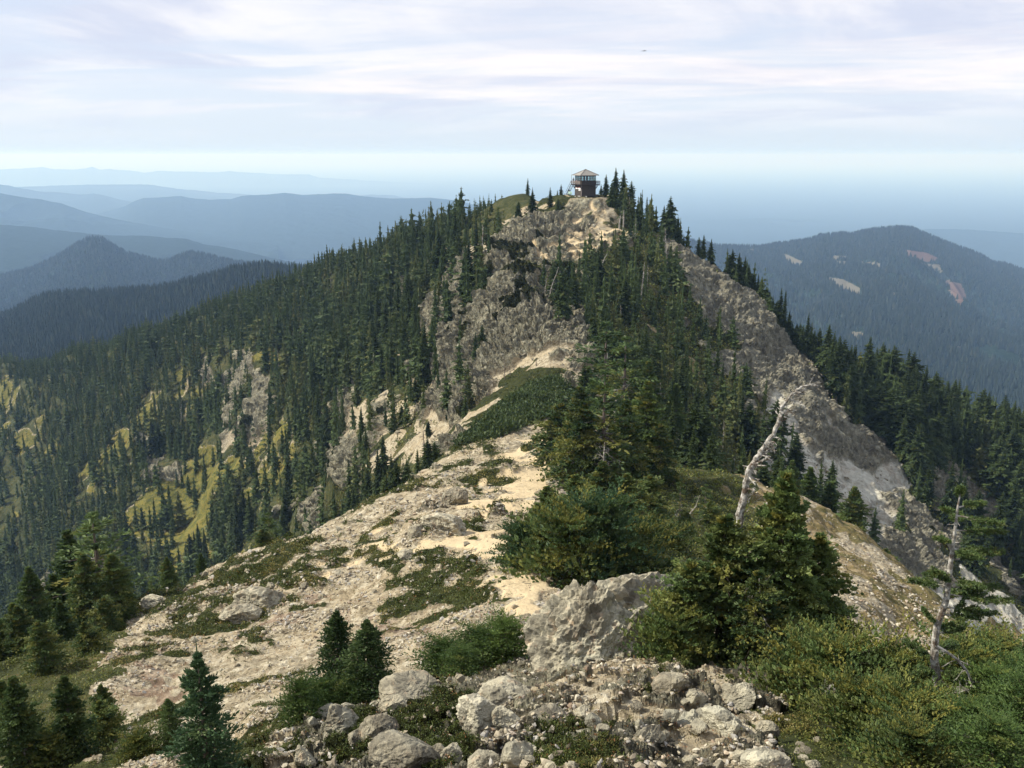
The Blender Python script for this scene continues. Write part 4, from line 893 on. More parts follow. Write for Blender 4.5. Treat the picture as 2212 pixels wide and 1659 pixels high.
# gravel and rubble
def hits(n, x0, x1, y0, y1, seed, dmin=4, dmax=150):
    R_ = np.random.default_rng(seed); t, e = ray(R_.uniform(x0, x1, n), R_.uniform(y0, y1, n))
    j = np.clip(np.rint(np.interp(t, tt, np.arange(NT))).astype(int), 0, NT-1); i0 = np.searchsorted(LL, math.log(dmin)); i1 = np.searchsorted(LL, math.log(dmax))
    out = []
    for k in np.unique(j):
        q = np.nonzero(j == k)[0]; cm = CM[i0:i1, k]; r = np.searchsorted(cm - (CM[i0-1, k] if i0 else -9)*0, e[q]); ok = (r > 0) & (r < i1-i0)
        L = LL[i0 + r[ok]]; yy = np.exp(L); out.append(np.stack([t[q[ok]]*yy, yy], 1))
    o_ = np.concatenate(out); return o_[:, 0], o_[:, 1]
gx, gy = hits(150000, 200, 2212, 940, 1659, 21, 5, 150)
a4, b4 = gat(colA, gx, gy), gat(colB, gx, gy)
cl = fbm(np.stack([gx, gy, gx*0], 1)/2.5, 3, 0.6, 400)
pk = (1-b4[:, 2])*(1-0.965*a4[:, 0])*(1-0.85*a4[:, 1])*np.where((proj(gx, gy, gz(gx, gy))[0] > 1480) & (gy > 17), 0.55, 1)*np.where(gy < 17, 0.7*(1-0.7*b4[:, 0]), 1)*np.clip(0.55+cl*1.4, 0.08, 1)
k = np.random.default_rng(2).uniform(0, 1, len(gx)) < pk; gx, gy = gx[k], gy[k]; R9 = np.random.default_rng(23)
gs = R9.uniform(0, 1, len(gx))**2.6; gs = (0.012 + 0.075*gs)*np.clip(gy/24, 0.65, 2.2)*(1-0.6*gat(colA, gx, gy)[:, 0])
V1, F1 = ICO[1]; ST = []
for k in range(6):
    P, _ = rock_shape(700+k, 1, 8, 0, 0.25); P *= 1.35; ST.append((P*np.array([1, 0.72, 0.42]), F1, np.tile([[0.5, 0, 0]], (len(P), 1))))
def scatter_stones(name, pos, size, mat, seed, col=None):
    R_ = np.random.default_rng(seed); Vs, Fs, Cs = [], [], []; off = 0; which = R_.integers(0, len(ST), len(pos))
    for k, (V, Fq, C) in enumerate(ST):
        ix = np.nonzero(which == k)[0]; q = R_.normal(0, 1, (len(ix), 4)); q /= np.linalg.norm(q, axis=1, keepdims=True); w, x_, y_, z_ = q.T
        Rm = np.stack([1-2*(y_*y_+z_*z_), 2*(x_*y_-z_*w), 2*(x_*z_+y_*w), 2*(x_*y_+z_*w), 1-2*(x_*x_+z_*z_), 2*(y_*z_-x_*w), 2*(x_*z_-y_*w), 2*(y_*z_+x_*w), 1-2*(x_*x_+y_*y_)], -1).reshape(-1, 3, 3)
        P = np.einsum('nij,mj->nmi', Rm, V)*size[ix][:, None, None]; P[..., 2] *= 0.8; P += pos[ix][:, None]
        Vs.append(P.reshape(-1, 3)); Fs.append((Fq[None] + (np.arange(len(ix))*len(V))[:, None, None]).reshape(-1, 3) + off); off += P.shape[0]*P.shape[1]
        Cs.append(np.repeat(R_.uniform(0, 1, (len(ix), 3)), len(V), 0))
    return mesh_np(name, np.concatenate(Vs), np.concatenate(Fs), mat, {'tint': np.concatenate(Cs)})
def far_rubble():
    fx, fy = hits(60000, 700, 2212, 420, 1560, 61, 60, 300); q = gat(colB, fx, fy); a_ = gat(colA, fx, fy); c_ = gat(colC, fx, fy)
    n_ = fbm(np.stack([fx, fy, fx*0], 1)/9, 3, 0.6, 410)
    pr = (1-q[:, 2])*(1-a_[:, 1])*(1-.5*a_[:, 0])*(1-.6*a_[:, 2])*np.clip(.45+1.3*n_, .05, 1)*np.where(q[:, 0] > .5, .5, 1)*np.where(fy < 112, np.where(fx > 5, .25, 0), 1)*np.where(np.hypot(fx-LKX, fy-LKY) < 9, 0, 1)
    k = np.random.default_rng(6).uniform(0, 1, len(fx)) < pr; fx, fy = fx[k], fy[k]; R_ = np.random.default_rng(63)
    return fx, fy, (0.10 + 0.55*R_.uniform(0, 1, len(fx))**3)*np.clip(fy/200, .5, 1.2)
def stone_mat():
    m, b = newmat('scree_stones'); pos = b.n('ShaderNodeNewGeometry').outputs['Position']
    c = b.n('ShaderNodeSeparateColor', {0: b.n('ShaderNodeVertexColor', layer_name='tint').outputs[0]})
    v = b.math('ADD', b.math('MULTIPLY', c.outputs[0], 0.75), b.math('MULTIPLY', b.noise(pos, 9, 4, .6), 0.3))
    col = b.ramp(v, [(0.1, (0.12, 0.098, 0.070)), (0.35, (0.25, 0.21, 0.148)), (0.62, (0.36, 0.312, 0.222)), (0.95, (0.52, 0.47, 0.36))])
    col = b.mix(b.math('MULTIPLY', b.step(c.outputs[1], 0.7, 0.8), 0.6), col, (0.34, 0.33, 0.31)); col = b.mix(b.math('MULTIPLY', b.step(c.outputs[2], 0.9, 0.94), 0.4), col, (0.36, 0.24, 0.16))
    finish(b, col, 0.95, None, 0.1); return m
M_STONE = stone_mat()
tag(scatter_stones('gravel', np.stack([gx, gy, gz(gx, gy) + gs*0.15], 1), gs, M_STONE, 31), kind='stuff')
fx, fy, fs = far_rubble(); tag(scatter_stones('rubble', np.stack([fx, fy, gz(fx, fy) + fs*0.1], 1), fs, M_ROCK, 33), kind='stuff')
print('gravel', len(gx), time.time()-T0)
# ------------------------------------------------------------------ low plants
def tufts(name, x, y, size, n_blade, mat, seed, hgt=1.0, flat=0.3, kind='stuff', ycol=None):
    R_ = np.random.default_rng(seed); n = len(x); z_ = gz(x, y)
    B = np.repeat(np.stack([x, y, z_], 1), n_blade, 0); s = np.repeat(size, n_blade); N_ = len(B)
    off = R_.normal(0, 0.45, (N_, 3))*s[:, None]; off[:, 2] = np.abs(off[:, 2])*0.5*hgt
    d = R_.normal(0, 1, (N_, 3)); d[:, 2] = np.abs(d[:, 2])*hgt + flat; d = unit(d); l = s*R_.uniform(0.25, 0.6, N_)
    P0 = B + off; P1 = P0 + d*l[:, None]; sd = np.cross(d, R_.normal(0, 1, (N_, 3)))
    tn = np.repeat(R_.uniform(0, 1, n), n_blade); yc = np.repeat((fbm(np.stack([x, y, x*0], 1)/1.5, 3, .6, seed)*0.9+0.35 if ycol is None else ycol), n_blade)
    C = np.stack([np.clip(tn*0.5 + R_.uniform(0, .5, N_), 0, 1), np.clip(yc + R_.uniform(-.2, .2, N_), 0, 1), d[:, 2]], 1)
    V, Fq, C = kites(P0, P1, l*0.42, sd, C, 0.5); return tag(mesh_np(name, V, Fq, mat, {'tint': C}), kind=kind)
hx_, hy_ = hits(120000, 0, 2212, 420, 1659, 41, 5, 300); a4 = gat(colA, hx_, hy_)[:, 1]
k = np.random.default_rng(3).uniform(0, 1, len(hx_)) < a4*0.9; hx_, hy_ = hx_[k], hy_[k]
tufts('heath', hx_, hy_, np.clip(hy_*0.0052, 0.05, 0.5), 9, M_HEATH, 51, 0.8)
ux, uy = hits(75000, 0, 2212, 500, 1659, 43, 5, 560); b4 = gat(colB, ux, uy)[:, 2]; a4 = gat(colA, ux, uy)
k = np.random.default_rng(4).uniform(0, 1, len(ux)) < b4*(1-a4[:, 2]*0.55)*np.where(uy < 24, 0.45, 0.8); ux, uy = ux[k], uy[k]
tufts('undergrowth', ux, uy, np.clip(uy*0.006, 0.05, 1.5), 8, M_HEATH, 53, 0.8, ycol=0.25 + 0.5*np.random.default_rng(8).uniform(0, 1, len(ux))**2)
sx, sy = hits(4500, 200, 1800, 1050, 1659, 45, 6, 90); a4, b4 = gat(colA, sx, sy), gat(colB, sx, sy)
k = (b4[:, 2] < .4) & (a4[:, 0] < .3); sx, sy = sx[k], sy[k]
tufts('sparse_plants', sx, sy, np.clip(sy*0.004, 0.04, 0.2), 8, foliage_mat('dry_plants', (0.08, 0.07, 0.02), (0.20, 0.18, 0.05), (0.34, 0.13, 0.06), 0.1), 55, 1.2, ycol=np.random.default_rng(9).uniform(0, 1, len(sx)))
print('plants', time.time()-T0)
# ------------------------------------------------------------------ near firs
def build_tpl(key, mat, **kw):
    cr, wo = conifer(**kw); return cr.mesh('crown', mat, link=False), wo.mesh('trunk', M_WOOD, link=False)
SP = dict(H=1, up=0.30, droop=0.30, shoots=4, width=0.8)
TPL = {
 'fir_a': build_tpl('a', M_FIR, R=0.30, nb=150, tw=9, seed=1, base=0.03, shape=0.75, gaps=0.35, clump=0.4, dead=10, tint=(.5, .45), **SP),
 'fir_b': build_tpl('b', M_FIR, R=0.36, nb=140, tw=9, seed=2, base=0.02, shape=0.7, gaps=0.45, clump=0.3, dead=14, tint=(.5, .5), flag=0.35, flagdir=0.2, **SP),
 'fir_c': build_tpl('c', M_FIR, R=0.24, nb=150, tw=8, seed=3, base=0.05, shape=0.8, gaps=0.35, clump=0.5, dead=8, tint=(.5, .3), **SP),
 'blue': build_tpl('d', M_BLUE, R=0.25, nb=110, tw=8, seed=4, base=0.0, shape=0.8, gaps=0.30, clump=0.75, tint=(.5, .2), top=0.10, brush=0.15, H=1, up=0.35, droop=0.2, shoots=5),
 'bushy': build_tpl('e', M_BLUE, R=0.70, nb=170, tw=10, seed=5, base=0.0, shape=0.5, gaps=0.55, clump=0.2, tint=(.5, .35), brush=0.25, H=1, up=0.5, droop=0.2, shoots=4, width=0.8),
 'mound': build_tpl('f', M_FIR, R=1.05, nb=170, tw=10, seed=6, base=0.0, shape=0.40, gaps=0.55, clump=0.2, tint=(.5, .55), brush=0.3, dead=26, H=1, up=0.55, droop=0.25, shoots=4, width=0.75),
 'hem': build_tpl('g', M_HEM, R=0.95, nb=170, tw=10, seed=7, base=0.0, shape=0.40, gaps=0.3, clump=0.2, tint=(.5, .25), brush=0.1, H=1, up=0.45, droop=0.3, shoots=4),
 'sapl': build_tpl('h', M_FIR, R=0.34, nb=150, tw=9, seed=8, base=0.0, shape=0.7, gaps=0.25, clump=0.5, tint=(.5, .15), H=1, up=0.25, droop=0.35, shoots=4),
 'thin': build_tpl('i', M_FIR, R=0.20, nb=60, tw=7, seed=9, base=0.12, shape=0.55, gaps=0.7, clump=0.6, dead=30, tint=(.5, .4), H=1, up=0.2, droop=0.35, shoots=3),
}
print('templates', time.time()-T0)
def near_tree(key, px_, py_, hpx, D_=None, wid=1.0, label='', cat='fir', rz=None, name='fir', grp=None, sink=0.04):
    """foot at picture (px, py) or at distance D in that column, hpx tall in the picture"""
    p = gp(px_, py_, D_) if D_ else hit(px_, py_, 5)
    H_ = hpx*(p[1]*CA - p[2]*SA)/F/0.955
    put_tree(name, TPL[key], (p[0], p[1], p[2] - H_*sink), H_, wid, R8.uniform(0, 6.28) if rz is None else rz, label, cat, grp)
# lower left corner
for a in [('blue',452,1700,310,None,1.0,'blue-green young fir with a long leader at the bottom left'),('sapl',372,1612,112,None,0.9,'small dense fir just left of the blue-green fir'),('mound',300,1632,46,None,1.0,'low fir bush between the small fir and the left corner'),
 ('fir_c',55,1660,215,None,1.0,'olive-green fir in the bottom left corner'),('fir_c',160,1635,190,None,1.0,'fir with a bare lower trunk near the bottom left corner'),('fir_b',225,1600,95,None,1.2,'dark low fir bush behind the bare-trunked fir'),('fir_a',230,1590,120,None,1.0,'small fir behind the bare-trunked fir'),
 ('fir_b',110,1560,120,28,1.0,'dark fir left of the bare-trunked fir, further down the slope'),('fir_a',20,1600,140,None,1.1,'dark fir bush at the left edge of the view'),('mound',110,1650,60,None,1.1,'olive fir bush at the foot of the corner firs'),
 ('thin',232,1400,255,44,1.6,'tall ragged fir with sparse top at the left rim of the slope'),('fir_c',175,1400,235,46,1.0,'tall ragged fir left of the sparse-topped fir'),('fir_c',135,1410,165,44,1.0,'dark spire-shaped fir among the ragged firs at left'),('fir_a',262,1400,150,41,1.1,'broad fir on the left rim of the stony slope'),
 ('fir_a',205,1420,170,40,1.0,'bushy fir at the foot of the ragged firs'),('fir_c',90,1440,175,38,1.0,'fir below the ragged firs near the left edge'),('fir_a',40,1400,125,46,1.0,'fir at the left edge above the dark thicket'),('fir_c',150,1470,120,36,1.2,'dark fir bush in the thicket at left'),
 ('fir_b',240,1440,90,38,1.2,'dark fir bush at the right of the left thicket'),('fir_a',60,1480,115,34,1.2,'dark fir bush in the thicket by the left edge'),('fir_b',200,1500,80,31,1.2,'low fir bush at the lower end of the left thicket'),('fir_a',10,1500,110,34,1.0,'fir cut by the left edge of the view'),
 ('fir_a',365,1262,95,52,0.9,'dark broad fir standing at the upper left rim of the slope'),('fir_c',437,1250,100,58,0.8,'narrow dark fir at the rim left of the pale patch'),('thin',330,1290,70,50,1.0,'thin half-dead tree on the left rim'),
 ('thin',585,1200,120,62,1.3,'pale sparse fir behind the rim of the slope'),('fir_b',570,1215,90,60,1.0,'wide fir behind the rim of the slope'),('fir_b',625,1175,60,64,1.1,'low wide fir at the rim of the slope')]:
    near_tree(a[0], a[1], a[2], a[3], a[4], a[5], a[6])
# saplings and mats in the middle
for a in [('sapl',735,1520,205,15.2,0.85,'darker left one of the pair of small firs in the middle foreground'),('sapl',800,1535,200,14.6,1.0,'greener right one of the pair of small firs in the middle foreground'),
 ('hem',700,1560,80,14.2,0.75,'light green hemlock bush at the foot of the pair of small firs'),('hem',655,1600,80,13.4,0.7,'light green hemlock bush left of the brown rock'),('hem',770,1555,60,14.4,0.9,'hemlock bush under the right small fir'),
 ('hem',960,1475,72,16.2,1.0,'left half of the low bright green hemlock mat'),('hem',1035,1470,80,16.4,0.95,'middle mound of the low bright green hemlock mat'),('hem',1090,1472,88,16.4,0.8,'right end of the bright green hemlock mat beside the outcrop'),('hem',1000,1482,52,15.6,1.0,'front edge of the low bright green hemlock mat')]:
    near_tree(a[0], a[1], a[2], a[3], a[4], a[5], a[6], 'shrub' if a[0] == 'hem' else 'fir', name='hemlock_bush' if a[0] == 'hem' else 'fir')
# thicket right of the trail
for a in [('fir_b',1180,1150,120,42,1.2,'fir joining the thicket to the tall clump, nearest the trail'),('fir_b',1240,1140,140,44,1.2,'fir joining the thicket to the tall clump'),('fir_a',1300,1130,150,46,1.2,'fir between the thicket and the tall clump'),('fir_b',1350,1130,130,46,1.2,'wide fir between the thicket and the tall clump'),('fir_b',1400,1130,110,48,1.2,'fir at the right between the thicket and the tall clump'),('fir_b',1210,1010,130,78,1.2,'broad fir at the upper left of the tall clump'),('fir_a',1250,990,130,86,1.2,'fir at the uphill side of the tall clump'),('bushy',1122,1236,95,31.5,0.75,'rounded blue-green fir bush leaning over the trail'),('fir_b',1172,1255,130,30.5,1.0,'blue-green fir bush at the front of the thicket'),('mound',1235,1262,125,30,0.9,'blue-green fir bush with a pointed top in the thicket'),('bushy',1300,1262,165,30.5,0.8,'dark blue-green fir bush in the middle of the thicket'),
 ('mound',1350,1255,110,31.5,0.9,'fir bush at the right end of the thicket'),('fir_b',1160,1190,110,35,1.0,'small fir at the back of the thicket, nearest the trail'),('fir_b',1215,1190,110,36,1.0,'small fir rising behind the fir bushes'),('fir_a',1260,1180,110,37,1.1,'small pointed fir in the back row of the thicket'),
 ('fir_b',1320,1190,120,36,1.1,'wide fir in the back row of the thicket'),('fir_b',1370,1180,90,38,1.0,'fir at the right of the back row of the thicket'),
 ('fir_b',1232,1040,160,70,0.9,'fir at the left side of the tall clump by the trail'),('fir_b',1258,1075,185,66,0.9,'broad fir in front of the tall clump by the trail'),('thin',1300,1090,270,66,1.3,'tallest fir of the clump, with a bare silver trunk'),('fir_b',1300,1085,165,68,0.85,'dense fir behind the bare silver trunk'),
 ('fir_a',1345,1075,205,70,0.9,'dark fir right of the bare silver trunk'),('fir_a',1390,1065,210,74,0.9,'pointed fir at the right of the tall clump'),('fir_b',1420,1070,140,72,0.9,'lower fir at the right edge of the tall clump'),('fir_b',1200,1000,90,82,1.0,'low fir on the uphill side of the tall clump'),
 ('thin',1345,960,220,105,1.4,'ragged fir with yellowish top above the tall clump'),('fir_a',1395,960,180,108,0.8,'dark pointed fir above the tall clump'),('thin',1305,900,230,112,1.6,'tall half-dead fir with silver dead branches by the saddle'),('fir_c',1270,890,100,122,1.0,'dark-trunked fir at the end of the trail'),
 ('fir_c',1330,870,190,130,1.2,'half-dead fir behind the saddle'),('fir_c',1455,960,150,112,0.9,'narrow fir on the shaded slope right of the clump'),('thin',1465,1170,90,56,1.0,'small leaning fir in the shaded hollow'),('thin',1520,1150,80,60,1.2,'small sparse fir with a curved trunk in the shaded hollow'),
 ('fir_b',1480,1210,60,48,1.2,'fir bush in the shaded hollow'),('fir_b',1530,1180,60,56,1.2,'fir bush at the far side of the shaded hollow'),('mound',1440,1235,50,40,1.2,'dark fir bush behind the central outcrop'),
 ('fir_c',1706,1072,125,96,1.0,'leftmost of the row of dark firs behind the bent snag'),('fir_c',1745,1085,145,98,1.0,'second of the row of dark firs behind the bent snag'),('fir_c',1788,1125,145,98,1.0,'third of the row of dark firs behind the bent snag'),('fir_a',1834,1190,155,92,0.9,'largest dark fir at the lower end of the row'),
 ('fir_b',1908,1236,95,88,1.0,'short broad fir below the row of dark firs'),('mound',1945,1262,40,84,1.1,'low fir bush at the lower end of the row'),('fir_b',1870,1215,60,90,1.0,'low fir between the row and the short broad fir')]:
    near_tree(a[0], a[1], a[2], a[3], a[4], a[5], a[6], name='fir_bush' if a[0] in ('bushy', 'mound') else 'fir')
# right foreground clump
for a in [('fir_a',1665,1490,430,14.6,0.80,'tallest fir of the right foreground clump, beside the bent snag'),('fir_b',1545,1480,330,14.6,0.95,'olive fir left of the bent snag'),('fir_b',1480,1470,235,14.2,0.95,'fir with rounded green tufts at the left end of the foreground clump'),('fir_b',1745,1480,310,15.0,0.85,'dark fir right of the tallest fir'),
 ('fir_b',1620,1495,230,13.8,0.9,'low fir at the foot of the bent snag'),('fir_b',1790,1450,170,16,0.9,'fir at the right end of the foreground clump'),('mound',1450,1470,110,14.0,0.8,'fir bush beside the central outcrop'),
 ('mound',1720,1545,115,11.6,0.85,'fir mound below the foreground clump'),('mound',1800,1560,120,11.0,0.85,'green fir mound in the bottom right thicket'),('mound',1850,1620,115,9.4,0.85,'fir mound at the bottom edge of the right thicket'),
 ('mound',1920,1560,110,11.0,0.9,'fir mound under the horizontal dead branch'),('mound',1940,1650,120,8.8,0.85,'front fir mound of the bottom right thicket'),('fir_b',1975,1520,120,10.8,1.1,'ragged fir round the foot of the thin-trunked tree'),('mound',2060,1560,120,10.6,0.9,'fir mound right of the thin-trunked tree'),
 ('hem',2130,1610,130,9.6,0.8,'yellow-green hemlock bush at the bottom right'),('hem',2190,1580,120,10.2,0.9,'hemlock bush at the right edge'),('hem',2080,1680,110,8.4,0.8,'yellow-green hemlock bush in the bottom right corner'),('hem',2190,1690,140,8.4,0.8,'light hemlock bush filling the bottom right corner'),
 ('mound',2150,1480,80,14,1.1,'fir bush on the slope behind the thin-trunked tree'),('mound',2010,1640,90,8.9,0.8,'fir mound with dead twigs at the bottom'),('mound',1960,1700,100,7.6,0.9,'fir mound cut by the bottom edge, between the hemlock and the rubble'),('hem',2130,1720,110,7.4,0.9,'pale hemlock sprays along the bottom edge at right')]:
    near_tree(a[0], a[1], a[2], a[3], a[4], a[5], a[6], name='hemlock_bush' if a[0] == 'hem' else ('fir_bush' if a[0] == 'mound' else 'fir'))
hx2, hy2 = hits(16000, 980, 1260, 780, 970, 47, 100, 190); k = inpoly(*proj(hx2, hy2, gz(hx2, hy2)), MAT1[0]); hx2, hy2 = hx2[k], hy2[k]
tufts('heather_shrubs', hx2, hy2, np.full(len(hx2), 1.0), 18, M_FOREST, 57, 1.3, ycol=0.1 + 0.45*np.random.default_rng(10).uniform(0, 1, len(hx2)))
# ------------------------------------------------------------------ snags
def snag(pts, D_, r0, label, nbr=10, bl=0.4, seed=0, taper=0.15, col=(1.0, 0, 0), sub=1, bias=None, name='snag', foot=True, sides=8):
    R_ = np.random.default_rng(seed)
    P = np.array([pt(a, c, D_) for a, c in pts]); q = np.linspace(0, 1, len(P)); u = np.linspace(0, 1, max(12, len(P)*3))
    C_ = np.stack([np.interp(u, q, P[:, k]) for k in range(3)], 1)
    if foot: g = gz(C_[0, 0], C_[0, 1])[0]; C_ = np.vstack([[C_[0, 0], C_[0, 1], min(g-0.2, C_[0, 2]-0.1)], C_])
    rr = r0*np.linspace(1, taper, len(C_)); b_ = Buf(); o0 = C_[0].copy(); C_ = C_ - o0
    C_[2:-1] += R_.normal(0, r0*0.13, C_[2:-1].shape); b_.add(*tube(C_, rr*(1+R_.uniform(-.15, .2, len(rr))), sides, col, 0.10, R_)); tr = b_.mesh('trunk', M_WOOD)
    e = empty(name, o0); tr.parent = e; b2 = Buf()
    for i in range(nbr):
        k = int(R_.integers(len(C_)//4, len(C_)-1)); d = R_.normal(0, 1, 3); d[2] = R_.uniform(-0.3, 0.5)
        if bias is not None: d = d*0.6 + np.array(bias)
        deadbranch(b2, C_[k], d, bl*R_.uniform(0.4, 1.2), rr[k]*0.4, R_, sub, col, 0.3)
    if nbr: br = b2.mesh('dead_branches', M_WOOD); br.parent = e
    return tag(e, label, 'dead tree'), C_, o0
BENT = [(1594,1440),(1590,1300),(1583,1220),(1589,1173),(1600,1118),(1607,1075),(1615,1033),(1626,1002),(1638,984),(1653,965),(1666,944),(1681,916),(1689,892),(1687,882),(1699,867),(1715,846),(1730,836),(1748,832),(1767,833)]
snag(BENT, 14.9, 0.077, 'tall bent silver snag leaning right, bark peeling, above the foreground firs', 64, 0.24, 3, 0.12, sub=2, bias=(0.8, 0, 0.12), sides=10)
for k_, (pts_, D_, r_, lab, nb_, bl_, col_) in enumerate([
 ([(1188,636),(1194,612),(1207,577)], 185, 0.16, 'leaning silver snag on the rocky ridge, right of two', 12, 1.2, (1, 0, 0)),([(1176,644),(1179,618),(1183,594)], 186, 0.14, 'upright silver snag on the rocky ridge, left of two', 14, 0.8, (1, 0, 0)),
 ([(1111,672),(1110,607)], 182, 0.13, 'bare pale pole-like snag against the crag', 9, 0.5, (0.8, 0, 0)),([(1347,476),(1348,454)], 238, 0.22, 'short silver stump cluster beside the upper trail', 8, 1.2, (1, 0, 0)),([(1338,482),(1341,464)], 236, 0.2, 'short silver stub left of the stump cluster', 6, 1.0, (1, 0, 0)),
 ([(1284,600),(1287,575),(1291,556)], 205, 0.15, 'pale bare trunk rising from the dark firs below the summit', 10, 1.0, (1, 0, 0)),([(1301,570),(1305,560),(1313,546)], 206, 0.14, 'slanting silver snag beside the pale bare trunk', 8, 1.0, (1, 0, 0)),
 ([(1091,840),(1090,772)], 152, 0.11, 'thin dark dead trunk on the crag face', 14, 0.7, (0.35, 0, 0)),([(1103,838),(1101,790)], 153, 0.1, 'thin dark dead trunk right of another on the crag', 12, 0.6, (0.35, 0, 0)),([(1160,804),(1157,765)], 150, 0.1, 'dark dead pole above the dark green heath', 8, 0.5, (0.4, 0, 0)),
 ([(1272,882),(1271,850),(1268,815)], 122, 0.26, 'thick dark broken trunk at the end of the trail', 6, 1.2, (0.6, 0, 0)),([(1256,905),(1258,870),(1250,845)], 115, 0.12, 'leaning bare trunk beside the end of the trail', 5, 0.6, (0.8, 0, 0)),([(1309,842),(1311,800),(1313,745)], 124, 0.11, 'pale slim dead trunk with drooping branches in the shaded wood', 26, 1.2, (1, 0, 0)),
 ([(1332,1075),(1340,1050),(1350,1024)], 62, 0.05, 'silver broken stick slanting out of the tall clump', 5, 0.4, (1, 0, 0)),([(1300,1075),(1302,1020),(1306,955)], 63, 0.10, 'silver trunk showing through the tall clump', 26, 0.9, (0.95, 0, 0)),
 ([(1440,950),(1452,945),(1468,950)], 100, 0.09, 'fallen silver branches on the shaded slope right of the clump', 12, 1.4, (1, 0, 0)),([(1095,1003),(1094,985)], 90, 0.04, 'small dead stick', 0, 0, (1, 0, 0)),
 ([(918,1000),(914,930)], 105, 0.13, 'dead-topped pole among the firs behind the rim', 22, 0.9, (0.45, 0, 0)),([(848,880),(848,830)], 200, 0.12, 'dark dead pole by the pale chute', 5, 0.6, (0.5, 0, 0)),
 ([(1490,1110),(1503,1095),(1512,1070)], 60, 0.06, 'bleached curved dead stem in the shaded hollow', 10, 0.6, (1, 0, 0)),([(1460,1180),(1458,1140),(1462,1100)], 56, 0.05, 'thin bleached dead stem behind the central outcrop', 10, 0.5, (1, 0, 0))]):
    if lab == 'small dead stick': continue
    snag(pts_, D_, r_, lab, nb_, bl_, 20+k_, 0.25, col_)
snag([(1640,1480),(1638,1400),(1645,1330),(1640,1250)], 13.7, 0.03, 'bleached dead stem with fan-like twigs inside the foreground clump', 34, 0.35, 77, 0.3, (1, 0, 0), 2)
snag([(1980,1510),(1900,1495),(1820,1478),(1785,1482)], 9.8, 0.016, 'horizontal bleached dead branch reaching left over the bottom right thicket', 12, 0.28, 78, 0.3, (1, 0, 0), 2, bias=(-0.4, 0, -0.3), foot=False)
snag([(2070,1600),(2060,1560),(2075,1500),(2090,1580)], 9.4, 0.02, 'tangle of bleached dead branches under the thin-trunked tree', 24, 0.35, 79, 0.4, (1, 0, 0), 2)
snag([(2020,1690),(2015,1650),(2000,1625)], 7.9, 0.012, 'small bleached dead branch at the bottom edge', 10, 0.2, 80, 0.3, (1, 0, 0), 2)
